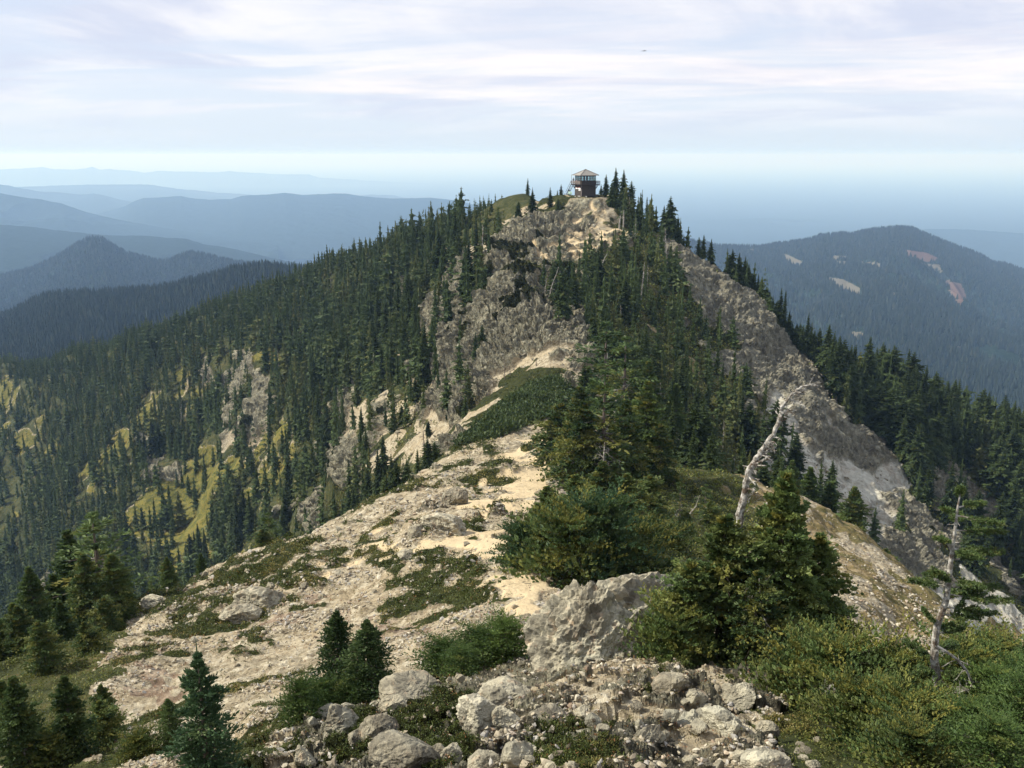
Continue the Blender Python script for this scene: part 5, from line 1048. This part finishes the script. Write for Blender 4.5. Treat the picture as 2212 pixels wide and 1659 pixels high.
# thin-trunked fir on the right
def right_fir():
    D_ = 9.9; PTS = [(2030,1500),(2018,1430),(2020,1380),(2026,1345),(2046,1290),(2052,1230),(2058,1180),(2065,1130),(2069,1095),(2073,1072)]
    P = np.array([pt(a, c, D_) for a, c in PTS]); g = gz(P[0, 0], P[0, 1])[0]; P = np.vstack([[P[0, 0], P[0, 1], g-0.15], P]); o0 = P[0].copy(); P = P-o0
    q = np.linspace(0, 1, len(P)); u = np.linspace(0, 1, 40); C_ = np.stack([np.interp(u, q, P[:, k]) for k in range(3)], 1)
    rr = np.interp(u, [0, 0.5, 1], [0.056, 0.034, 0.007]); R_ = np.random.default_rng(5); e = empty('fir', o0); w = Buf(); w.add(*tube(C_, rr, 10, (1.0, 0, 0), 0.08, R_)); cr = Buf()
    w.mesh('trunk', M_WOOD).parent = e; wb = Buf()
    def spray(p0, d, l, upc=0.1):
        d = unit(np.asarray(d, float)); n = 8; pts = [np.asarray(p0)]; dd = d.copy()
        for i in range(n-1): dd = unit(dd + R_.normal(0, 0.06, 3) + np.array([0, 0, upc*0.3])); pts.append(pts[-1]+dd*l/(n-1))
        pts = np.array(pts); wb.add(*tube(pts, 0.011*np.linspace(1, .25, n), 5, (0.9, 0, 0)))
        for s in np.linspace(0.22, 1, 17):
            b0 = np.array([np.interp(s*(n-1), np.arange(n), pts[:, k]) for k in range(3)])
            for sg in (-1, 1):
                sd = unit(np.cross(dd, [0, 0, 1]))*sg; td = unit(dd*0.8 + sd*R_.uniform(0.4, 1.0) + R_.normal(0, 0.15, 3)); tl = l*0.30*(1.25-s)*R_.uniform(0.6, 1.1)+0.03
                m = max(6, int(tl/0.007)); f = R_.uniform(0.05, 1, (m*5, 1)); B = b0 + td*tl*f; nd = unit(td*0.7 + unit(R_.normal(0, 1, (m*5, 3)))); ln = R_.uniform(0.022, 0.042, m*5)
                tb_ = R_.uniform(0, 1); C = np.stack([np.clip(tb_*.5+R_.uniform(0, .5, m*5), 0, 1), np.full(m*5, R_.uniform(0.1, .6)), f[:, 0]], 1)
                cr.add(*kites(B, B+nd*ln[:, None], ln*0.30, np.cross(nd, R_.normal(0, 1, nd.shape)), C)); wb.add(*tube(np.array([b0, b0+td*tl]), [0.004, 0.002], 3, (0.7, 0, 0)))
    def at(py_): k = np.argmin(np.abs(proj(*(C_+o0).T)[1]-py_)); return C_[k]
    for (py_, dx, dy, dz, l) in [(1100,.9,.2,.1,.30),(1105,-.8,-.2,.1,.18),(1118,.9,-.3,.0,.45),(1130,.3,.9,.1,.3),(1150,1,.1,-.05,.55),(1165,-.9,.1,.25,.2),(1185,1,-.3,-.1,.50),(1190,.4,-.9,0,.35),(1210,1,.2,-.05,.45),(1240,-.9,-.2,.05,.35),(1250,-.7,-.6,.05,.35),(1262,-.9,.3,0,.40),(1255,.8,-.5,0,.35),
        (1270,1,.0,-.08,.55),(1285,.9,-.4,-.15,.62),(1290,.8,.6,-.1,.5),(1310,1,.2,-.25,.60),(1330,.9,-.3,-.2,.4),(1350,-.7,-.1,.5,.25),(1362,.9,-.2,.25,.18),(1370,.9,.3,-.15,.45),(1400,.8,.5,-.2,.4),(1420,-.9,.2,.1,.35),(1440,-.6,-.6,.1,.35),(1440,.7,-.6,.0,.35),(1080,.2,.1,1,.12)]:
        spray(at(py_), (dx, dy, dz), l)
    for i in range(26):
        k = int(R_.integers(3, 34)); d = R_.normal(0, 1, 3); d[2] = abs(d[2])*0.3; deadbranch(wb, C_[k], d, R_.uniform(0.06, 0.2), 0.006, R_, 1, (1, 0, 0))
    arc = np.array([pt(a, c, 9.6) for a, c in [(2022,1395),(2045,1408),(2068,1425),(2088,1448),(2100,1475),(2095,1490),(2060,1497),(2030,1500)]])-o0
    wb.add(*tube(arc, np.linspace(0.02, 0.006, 8), 6, (1, 0, 0)))
    for i in range(16): deadbranch(wb, arc[R_.integers(1, 7)], R_.normal(0, 1, 3), 0.2, 0.006, R_, 1, (1, 0, 0))
    cr.mesh('crown', M_FIR).parent = e; wb.mesh('branches', M_WOOD).parent = e
    tag(e, 'slim fir with a pale bare trunk and wind-swept branches pointing right, near the right edge', 'fir')
right_fir()
# mid-distance trees placed one by one
def mid_tree(px_, py_, hpx, D_=None, k=3, wid=1.0, label='', name='conifer', grp=None):
    p = gp(px_, py_, D_) if D_ else hit(px_, py_, 60); H_ = hpx*(p[1]*CA-p[2]*SA)/F/0.97
    put_tree(name, MIDM[k], (p[0], p[1], p[2]-0.2), H_, wid, R8.uniform(0, 6.28), label, 'conifer', grp)
for a in [(1308,448,48,258,4,1,'first conifer right of the lookout cabin'),(1328,462,68,254,7,.8,'second conifer right of the lookout cabin'),(1345,468,84,252,7,.8,'tallest conifer right of the lookout cabin'),(1362,475,74,250,6,.9,'pointed conifer right of the tallest one by the lookout'),(1320,470,50,250,8,.8,'broad low conifer under the tallest one by the lookout'),
 (1382,480,68,246,4,.9,'slim conifer with a sharp top on the right skyline'),(1396,485,72,245,3,1,'slim conifer next to the sharp-topped one on the skyline'),(1408,492,62,244,4,1,'slim conifer at the end of the skyline group'),(1345,485,50,245,8,.8,'broad conifer below the skyline group'),(1375,495,50,240,8,.8,'broad conifer at the lower edge of the skyline group'),
 (1432,522,75,242,7,.8,'left part of the large dense fir on the right skyline'),(1445,530,94,240,8,.75,'large dense dark fir standing out on the right skyline'),(1462,534,60,238,7,.8,'right flank fir of the large dense one on the skyline'),(1476,538,34,238,3,1,'small conifer right of the large dense fir'),
 (1508,562,50,236,1,1,'left one of two thin spires on the right skyline'),(1518,566,54,236,1,1,'right one of two thin spires on the right skyline'),(1534,580,60,236,7,.8,'fir below the two thin spires'),(1578,628,76,232,8,.75,'bushy fir at the top of the dark strip'),(1606,655,50,230,6,.9,'fir on the strip behind the cliff edge'),
 (1212,420,32,266,4,1,'small conifer left of the lookout'),(1204,424,24,268,2,1,'thin conifer left of the lookout, second from it'),(1190,427,22,270,5,1,'tiny conifer on the crest left of the lookout'),(1229,418,18,266,8,.7,'low conifer beside the left wall of the lookout'),(1298,422,30,268,7,.7,'low conifer behind the right wall of the lookout'),
 (1140,440,36,285,5,1,'conifer with a sharp top on the left crest'),(1150,440,24,283,3,1,'small conifer on the left crest'),
 (1188,470,42,250,5,1.2,'dark fir on the green shoulder below the summit'),(1205,480,28,246,8,.8,'bushy fir on the green shoulder below the summit'),(1150,500,50,246,8,.8,'wide dark fir at the top left of the crags'),(1120,520,45,248,8,.8,'wide dark fir left of the crags'),
 (1215,712,92,168,8,.85,'broad pyramidal fir standing on the crag, lit green'),(1240,690,85,176,6,.9,'dark fir behind the broad pyramidal fir'),(1195,650,60,186,8,.8,'dark fir beside the leaning snags'),(1230,650,70,190,8,.8,'dark fir on top of the middle crag'),
 (1028,818,66,172,5,1.2,'dark fir growing up the crag face'),(1042,790,60,176,4,1.2,'upper dark fir growing on the crag face'),(1012,835,44,170,7,.9,'lower dark fir growing on the crag face'),(925,916,34,152,8,.8,'small round fir on the pale scree below the crag'),(966,910,24,150,6,.9,'small fir at the foot of the crag'),
 (1006,934,56,140,5,1.2,'dark drooping fir on the pale scree'),(868,905,42,178,6,1,'fir beside the pale chute'),(852,920,50,178,5,1,'slim fir beside the pale chute'),(898,870,56,185,4,1.2,'dark fir at the left of the crag foot'),(1290,640,90,195,8,.75,'wide fir on the shaded side of the ridge'),(1350,680,100,185,6,.9,'tall fir on the shaded side of the ridge')]:
    mid_tree(*a)
MARKC = [(1600,620,'the bushy skyline fir'),(1630,640,'the cliff top'),(1660,665,'the upper cliff'),(1690,695,'the brown band'),(1720,725,'the middle of the edge'),(1750,755,'the pale ledge'),(1780,790,'the lower cliff'),(1810,825,'the foot of the edge'),(1845,865,'the dip of the skyline')]
MARKRIM = [(918,1000,'the dead-topped pole'),(880,1052,'the right group of rim firs'),(835,1068,'the middle group of rim firs'),(800,1082,'the left group of rim firs'),(745,1100,'the dark rock wall'),(690,1140,'the low left end of the rim firs'),(770,1090,'the edge of the rim firs')]
RC = np.random.default_rng(314)
for q in range(34):
    px_ = 1590 + q*7.6 + RC.uniform(-3, 3); py_ = np.interp(px_, [1590, 1640, 1750, 1800, 1850], [635, 665, 775, 830, 900]); D_ = np.interp(px_, [1590, 1640, 1750, 1800, 1850], [227, 224, 214, 210, 208]) + RC.uniform(3, 9)
    h_ = RC.uniform(42, 92); k_ = int(RC.integers(3, 9))
    mid_tree(px_, py_, h_, D_, k_, RC.uniform(.8, 1.1), ('tall' if h_ > 76 else 'middling' if h_ > 58 else 'short') + (' bushy' if k_ > 5 else ' slim') + ' conifer along the cliff edge ' + near_word(px_, py_-30, MARKC), 'conifer', 'conifers along the right-hand cliff edge')
for (px_, py_, h_, D_, k_) in [(770,1090,95,92,3),(800,1080,120,95,5),(815,1075,105,98,2),(835,1068,120,100,6),(858,1060,120,100,4),(880,1052,95,100,7),(903,1042,95,102,3),(925,1030,85,104,6),(745,1098,70,90,7),(720,1120,70,86,6),(785,1085,60,90,8),(845,1070,70,96,8),(700,1130,50,82,8),(680,1150,55,80,6),(940,1010,60,106,8)]:
    mid_tree(px_, py_, h_, D_, k_, 1.1, ('tall' if h_ > 98 else 'middling' if h_ > 72 else 'low') + ' dark fir behind the rim, ' + near_word(px_, py_, MARKRIM), 'conifer', 'firs behind the rim of the pale slope')
MARKSP = [(400,1150,'the left side of the middle spire cluster'),(428,1155,'the tallest spire of the middle cluster'),(480,1168,'the gap in the spires'),(515,1173,'the right-hand spire cluster'),(380,1165,'the middle cluster'),(545,1180,'the rim firs'),(262,1125,'the foot of the dark outcrop'),(285,1135,'the left lower spires'),(312,955,'the top of the dark outcrop'),(345,950,'the steep yellow meadow'),(290,985,'the left side of the dark outcrop')]
for (px_, py_, h_, D_, k_) in [(397,1150,75,300,0),(408,1152,100,298,1),(418,1150,90,300,3),(428,1155,110,296,2),(440,1150,80,300,0),(470,1165,75,290,1),(482,1170,85,288,3),(505,1170,95,285,2),(515,1175,120,283,0),(525,1172,90,283,5),(380,1165,40,300,5),(545,1180,110,270,2),(270,1120,130,330,0),(262,1130,110,330,3),(285,1135,90,325,1),(300,960,70,400,1),(312,955,60,400,0),(330,950,85,400,4),(345,955,75,400,2),(290,985,70,395,5)]:
    mid_tree(px_, py_, h_, D_, k_, 1.0, ('tall' if h_ > 105 else 'middling' if h_ > 84 else 'short') + ' spire conifer ' + near_word(px_, py_, MARKSP), 'conifer', 'spire conifers on the meadow')
print('near trees', time.time()-T0)
#@@LOOKOUT
def boxv(x0, x1, y0, y1, z0, z1):
    V = np.array([(x, y, z) for z in (z0, z1) for y in (y0, y1) for x in (x0, x1)], float)
    return V, np.array([[0, 2, 3, 1], [4, 5, 7, 6], [0, 1, 5, 4], [2, 6, 7, 3], [0, 4, 6, 2], [1, 3, 7, 5]])
def boxes(name, lst, mat, parent, tint=None):
    b_ = Buf()
    for q in lst:
        if len(q) == 6: b_.add(*boxv(*q), np.tile([[0.5, 0, 0]], (8, 1)))
        else:  # beam: p0, p1, radius
            V, Fq, C = tube(np.array([q[0], q[1]]), q[2]*1.2, 4, (0.5, 0, 0)); b_.add(V, Fq, C)
    return b_.mesh(name, mat, parent=parent)
def plain(name, c1, c2, scale=6.0, stretch=(1, 1, 1), rough=0.85):
    m, b = newmat(name); p = b.n('ShaderNodeMapping', {0: b.n('ShaderNodeTexCoord').outputs['Object'], 3: stretch}).outputs[0]
    finish(b, b.mix(b.step(b.noise(p, scale, 5, .65), .3, .7), c1, c2), rough); return m
def lookout():
    D_ = LKY; x_ = LKX; zg = LKZ
    e = empty('lookout_cabin', (x_, D_, zg+0.05), math.radians(20.7)); tag(e, 'two-storey brown fire lookout cabin with windowed upper room and hipped roof on the summit', 'lookout cabin')
    SH = plain('dark_shingles', (0.040, 0.033, 0.027), (0.10, 0.082, 0.066), 9, (1, 1, 4)); RF = plain('weathered_roof_shakes', (0.17, 0.155, 0.135), (0.29, 0.27, 0.24), 7, (1, 1, 3))
    TR = plain('dark_timber', (0.035, 0.028, 0.026), (0.07, 0.055, 0.05), 5); PALE = plain('weathered_planks', (0.20, 0.16, 0.14), (0.36, 0.30, 0.26), 6)
    h = 2.15
    b_ = Buf()
    for k in range(14):     # courses of shingles, each lapping the one below
        z0 = k*0.222; b_.add(*boxv(-h-0.02+0.0*k, h+0.02, -h-0.02, h+0.02, z0, z0+0.19), np.tile([[0.5, 0, 0]], (8, 1))); b_.add(*boxv(-h, h, -h, h, z0+0.19, z0+0.222), np.tile([[0.5, 0, 0]], (8, 1)))
    w = b_.mesh('wall', SH, parent=e)
    m_, b2 = newmat('sign_board'); cc = b2.n('ShaderNodeSeparateXYZ', {0: b2.n('ShaderNodeTexCoord').outputs['Generated']}).outputs[2]
    finish(b2, b2.ramp(cc, [(0.0, (0.8, 0.76, 0.72)), (0.5, (0.75, 0.62, 0.55)), (0.62, (0.55, 0.16, 0.10)), (1.0, (0.50, 0.14, 0.09))], 'CONSTANT'), 0.7)
    boxes('sign', [(-h-0.07, -h-0.025, -1.7, 1.6, 1.95, 2.5)], m_, e); boxes('shutter', [(-h-0.08, -h-0.025, -1.75, -0.4, 1.5, 1.9)], plain('faded_white', (0.55, 0.55, 0.52), (0.7, 0.68, 0.65)), e)
    boxes('corner_board', [(-h-0.05, -h+0.10, -h-0.05, -h+0.10, 0, 3.1)], PALE, e)
    dk = 3.0
    boxes('deck', [(-dk, dk, -dk, dk, 3.11, 3.22)] + [(-dk+0.02, dk-0.02, y_-0.05, y_+0.05, 2.95, 3.108) for y_ in np.linspace(-dk+0.1, dk-0.1, 9)], TR, e)
    for (ax, sg) in ((0, -1), (0, 1), (1, -1), (1, 1)):
        L_ = []
        for q in np.linspace(-dk+0.05, dk-0.05, 11):
            a = (q-0.035, q+0.035); c_ = (sg*dk-0.04, sg*dk+0.04)
            L_.append((*a, *c_, 3.221, 4.08) if ax else (*c_, *a, 3.221, 4.08))
        for z_ in (3.55, 3.82, 4.10):
            c_ = (sg*dk-0.025, sg*dk+0.025); L_.append((-dk, dk, *c_, z_-0.045, z_+0.045) if ax else (*c_, -dk, dk, z_-0.045, z_+0.045))
        boxes('railing', L_, TR if not (ax == 0 and sg == -1) else PALE, e)
    L_ = []
    for sg in (-1, 1):
        for q in (-h, 0, h): L_ += [((sg*h, q, 2.0), (sg*(dk-0.1), q, 3.05), 0.06), ((q, sg*h, 2.0), (q, sg*(dk-0.1), 3.05), 0.06)]
    boxes('brace', L_, TR, e)
    boxes('lower_wall', [(-h, h, -h, -h+0.08, 3.221, 4.0), (-h, h, h-0.08, h, 3.221, 4.0), (-h, -h+0.08, -h+0.081, h-0.081, 3.221, 4.0), (h-0.08, h, -h+0.081, h-0.081, 3.221, 4.0)], SH, e)
    gm, gb = newmat('window_glass'); tr = gb.n('ShaderNodeBsdfTransparent', {0: (0.86, 0.92, 0.92, 1)}); gl = gb.n('ShaderNodeBsdfGlossy', {'Roughness': 0.05, 0: (0.9, 0.95, 1, 1)}); mx = gb.n('ShaderNodeMixShader', {0: 0.05}); gb.nt.links.new(tr.outputs[0], mx.inputs[1]); gb.nt.links.new(gl.outputs[0], mx.inputs[2]); gb.n('ShaderNodeOutputMaterial', {0: mx.outputs[0]})
    n_ = 5; edges = np.linspace(-h, h, n_+1)
    for (ax, sg) in ((0, -1), (0, 1), (1, -1), (1, 1)):
        for k in range(n_):
            a, c_ = edges[k]+0.12, edges[k+1]-0.12; lv = sg*(h-0.04)
            def bx_(u0, u1, z0, z1, d=0.03): return (u0, u1, lv-d, lv+d, z0, z1) if ax else (lv-d, lv+d, u0, u1, z0, z1)
            m = (a+c_)/2
            fr = boxes('window', [bx_(a-0.12, a, 4.002, 5.42, .05), bx_(c_, c_+0.119, 4.002, 5.42, .05), bx_(a, c_, 4.002, 4.07), bx_(a, c_, 5.33, 5.42), bx_(a, c_, 4.70, 4.74, .02), bx_(m-0.015, m+0.015, 4.07, 5.33, .018)], TR, e)
            boxes('pane', [bx_(a, c_, 4.07, 5.33, .004)], gm, fr)
    boxes('top_plate', [(-h-0.02, h+0.02, -h-0.02, h+0.02, 5.421, 5.56)], TR, e)
    o_ = 2.75; za, zb = 5.561, 7.15; V = np.array([(-o_, -o_, za), (o_, -o_, za), (o_, o_, za), (-o_, o_, za), (0, 0, zb), (-o_, -o_, za+.09), (o_, -o_, za+.09), (o_, o_, za+.09), (-o_, o_, za+.09)])
    r_ = Buf(); r_.add(V, np.array([[0, 3, 2, 1], [0, 1, 6, 5], [1, 2, 7, 6], [2, 3, 8, 7], [3, 0, 5, 8]]), np.tile([[.5, 0, 0]], (9, 1))); r_.add(V[5:9].tolist()+[V[4].tolist()], np.array([[0, 1, 4], [1, 2, 4], [2, 3, 4], [3, 0, 4]]), np.tile([[.5, 0, 0]], (5, 1)))
    ro = r_.mesh('roof', RF, parent=e)
    boxes('ridge_cap', [((sx_*o_, sy_*o_, za+.11), (0, 0, zb+.03), 0.06) for sx_ in (-1, 1) for sy_ in (-1, 1)], TR, ro)
    st = []
    for k in range(13): st.append((-2.9-0.02, -2.2, 3.2+k*0.26, 3.2+k*0.26+0.24, 2.95-k*0.235, 3.0-k*0.235))
    st += [((-2.95, 3.1, 3.1), (-2.95, 6.6, 0.0), 0.06), ((-2.15, 3.1, 3.1), (-2.15, 6.6, 0.0), 0.06), ((-2.95, 3.1, 4.0), (-2.95, 6.6, 0.9), 0.04)]
    boxes('stairs', st, TR, e)
    boxes('fire_finder_stand', [(-0.3, 0.3, -0.3, 0.3, 3.23, 4.15), (-0.4, 0.4, -0.4, 0.4, 4.151, 4.3)], PALE, e)
    R0 = e.matrix_world; bpy.context.view_layer.update(); M_ = e.matrix_world.copy()
    def on(x, y, z=None):
        v = M_ @ Vector((x, y, 0 if z is None else z))
        return (v.x, v.y, v.z if z is not None else max(gz(v.x, v.y)[0], v.z-0.35))
    # mast
    mt = empty('mast', on(-3.06, 2.5, 3.22)); tag(mt, 'thin tall whip mast at the left end of the lookout deck', 'mast'); boxes('pole', [((0, 0, 0), (0.02, 0, 2.6), 0.035)], TR, mt); boxes('tip', [((0.02, 0, 2.6), (0.0, 0, 4.1), 0.02)], plain('white_tip', (.7, .7, .7), (.8, .8, .8)), mt)
    # bench and log rail at the foot of the cabin
    def gw(dx, dy): return (LKX+dx, LKY+dy, gz(LKX+dx, LKY+dy)[0])
    bn = empty('bench', on(0.5, -2.75), math.radians(20.7)); tag(bn, 'long low dark timber bench along the front foot of the lookout cabin', 'bench')
    boxes('seat', [(-2.4, 2.4, -0.2, 0.2, 0.42, 0.48)], TR, bn); boxes('backrest', [(-2.4, 2.4, 0.21, 0.25, 0.5, 0.82)], SH, bn)
    for q in (-2.2, -0.7, 0.7, 2.2): boxes('leg', [(q-0.05, q+0.05, -0.15, 0.15, -0.4, 0.42)], TR, bn)
    b2_ = empty('bench', gw(-5.2, 0.6), math.radians(10)); tag(b2_, 'small pale plank bench on the bare ground left of the lookout', 'bench'); boxes('seat', [(-0.55, 0.55, -0.17, 0.17, 0.42, 0.47)], PALE, b2_)
    for q in (-0.45, 0.45): boxes('leg', [(q-0.04, q+0.04, -0.14, 0.14, -0.3, 0.42)], PALE, b2_)
    GR = plain('pale_green_paint', (0.45, 0.62, 0.50), (0.62, 0.75, 0.64))
    for (x1, y1, lab) in ((-4.55, -0.6, 'pale green chair left of the lookout, nearer the small bench'), (-4.05, -0.7, 'pale green chair left of the lookout, nearer the cabin')):
        ch = empty('chair', gw(x1, y1), math.radians(-25)); tag(ch, lab, 'chair', 'pale green chairs')
        boxes('seat', [(-0.25, 0.25, -0.25, 0.25, 0.38, 0.42)], GR, ch); boxes('backrest', [(-0.25, 0.25, 0.25, 0.29, 0.40, 0.98)], GR, ch)
        for q in ((-0.22, -0.22), (0.22, -0.22), (-0.22, 0.22), (0.22, 0.22)): boxes('leg', [(q[0]-0.03, q[0]+0.03, q[1]-0.03, q[1]+0.03, -0.25, 0.38)], GR, ch)
    wm = plain('whitewashed', (0.55, 0.53, 0.48), (0.72, 0.70, 0.64), 9)
    P, Ft = rock_shape(901, 2, 9, 0.1)
    for (x1, y1, s_, lab) in ((-1.85, -2.5, (0.45, .22, .2), 'long white sack at the front left corner of the lookout'), (0.0, -3.6, (.15, .15, .28), 'small upright pale stone on the bare ground in front of the lookout'), (-2.85, -1.9, (.2, .2, .15), 'round pale stone at the left foot of the lookout')):
        o = mesh_np('sack' if 'sack' in lab else 'rock', P*np.array(s_), Ft, wm, {'tint': np.zeros((len(P), 3))}); o.location = Vector(gw(x1, y1)) + Vector((0, 0, s_[2]*0.7)); o.rotation_euler.z = 0.4; tag(o, lab, 'sack' if 'sack' in lab else 'rock')
    # people
    def person(loc, rz, label, shirt, trou, skin=(0.35, 0.22, 0.16), sit=False):
        J = {'pel': (0, 0, .95), 'chest': (0, 0.0, 1.30), 'neck': (0, .01, 1.46), 'head': (0, -.01, 1.56), 'top': (0, 0, 1.66), 'sl': (-.18, 0, 1.40), 'sr': (.18, 0, 1.40), 'el': (-.27, -.06, 1.14), 'er': (.27, -.06, 1.14), 'wl': (-.20, -.26, 1.02), 'wr': (.20, -.26, 1.02),
             'fl': (-.17, -.36, 1.02), 'fr': (.17, -.36, 1.02), 'hl': (-.10, 0, .90), 'hr': (.10, 0, .90), 'kl': (-.12, -.03, .50), 'kr': (.12, .02, .50), 'al': (-.13, .0, .08), 'ar': (.14, .05, .08), 'tl': (-.15, -.17, .04), 'tr': (.16, -.12, .04)}
        Rd = dict(pel=.13, chest=.14, neck=.055, head=.095, top=.07, sl=.065, sr=.065, el=.045, er=.045, wl=.03, wr=.03, fl=.035, fr=.035, hl=.09, hr=.09, kl=.06, kr=.06, al=.042, ar=.042, tl=.038, tr=.038)
        Ed = [('pel', 'chest'), ('chest', 'neck'), ('neck', 'head'), ('head', 'top'), ('chest', 'sl'), ('sl', 'el'), ('el', 'wl'), ('wl', 'fl'), ('chest', 'sr'), ('sr', 'er'), ('er', 'wr'), ('wr', 'fr'), ('pel', 'hl'), ('hl', 'kl'), ('kl', 'al'), ('al', 'tl'), ('pel', 'hr'), ('hr', 'kr'), ('kr', 'ar'), ('ar', 'tr')]
        ks = list(J); me = bpy.data.meshes.new('person'); me.from_pydata([J[k] for k in ks], [(ks.index(a), ks.index(c)) for a, c in Ed], [])
        o = bpy.data.objects.new('person', me); SC.collection.objects.link(o); sk = o.modifiers.new('s', 'SKIN'); _ = 0
        for i, k in enumerate(ks): o.data.skin_vertices[0].data[i].radius = (Rd[k], Rd[k]*(0.75 if k in ('pel', 'chest') else 1)); o.data.skin_vertices[0].data[i].use_root = (k == 'pel')
        o.modifiers.new('u', 'SUBSURF').levels = 1; o.modifiers['u'].render_levels = 1
        m, b = newmat('clothes_and_skin'); zc = b.n('ShaderNodeSeparateXYZ', {0: b.n('ShaderNodeTexCoord').outputs['Object']}).outputs[2]
        col = b.mix(b.math('GREATER_THAN', zc, 0.93), trou, shirt); col = b.mix(b.math('GREATER_THAN', zc, 1.45), col, skin); finish(b, col, 0.85); me.materials.append(m)
        o.location = loc; o.rotation_euler = (0, 0, rz); P, Ft = rock_shape(5, 2, 3, 0.03); hr = mesh_np('hair', P*np.array([.105, .115, .10]) + np.array([0, .02, 1.63]), Ft, plain('dark_hair', (.02, .015, .012), (.04, .03, .025)), {'tint': np.zeros((len(P), 3))}, True); hr.parent = o
        return tag(o, label, 'person')
    v = on(-2.6, 2.2, 3.222); person(v, math.radians(-40), 'person in dark clothes standing at the left corner of the lookout deck by the railing', (.025, .022, .025), (.05, .04, .035))
    v = on(-2.6, 0.3, 3.222); person(v, math.radians(70), 'person in a faded pink top behind the left railing of the lookout deck', (.42, .22, .18), (.10, .07, .06)).scale = (1, 1, 0.78)
lookout()
def bird():
    c = pt(1391, 110, 130); e = empty('bird', c, 0.5); tag(e, 'small dark bird flying in the sky above and right of the lookout', 'bird')
    m = plain('dark_feathers', (0.03, 0.03, 0.035), (0.06, 0.06, 0.07)); P, Ft = ICO[2]
    sh = P*np.array([0.055, 0.17, 0.05]); sh[:, 0] *= 1-0.5*np.clip(sh[:, 1]/0.17, 0, 1); bd = mesh_np('body', sh, Ft, m, None, True, e)
    mesh_np('head', P*0.04 + np.array([0, -0.19, 0.015]), Ft, m, None, True, e)
    for sg in (-1, 1):
        V = []; up = 0.10 if sg > 0 else 0.02
        for (x_, y0, y1, z_) in ((0.03, -.07, .09, .01), (.16, -.10, .06, up), (.30, -.05, .07, up*1.0-.02), (.42, .04, .09, up-.12)):
            V += [(sg*x_, y0, z_+.008), (sg*x_, y1, z_+.008), (sg*x_, y0, z_-.006), (sg*x_, y1, z_-.006)]
        Fq = []
        for k in range(3): a = k*4; Fq += [(a, a+1, a+5, a+4), (a+2, a+6, a+7, a+3), (a, a+4, a+6, a+2), (a+1, a+3, a+7, a+5)]
        Fq += [(0, 2, 3, 1), (12, 13, 15, 14)]; mesh_np('wing', np.array(V), np.array(Fq), m, None, False, e)
    V = np.array([(-.03, .12, .01), (.03, .12, .01), (-.07, .30, .01), (.07, .30, .01), (-.03, .12, 0), (.03, .12, 0), (-.07, .30, 0), (.07, .30, 0)]); mesh_np('tail', V, np.array([[0, 1, 3, 2], [4, 6, 7, 5], [0, 2, 6, 4], [1, 5, 7, 3], [0, 4, 5, 1], [2, 3, 7, 6]]), m, None, False, e)
bird()

#@@END
print('script done', time.time()-T0)
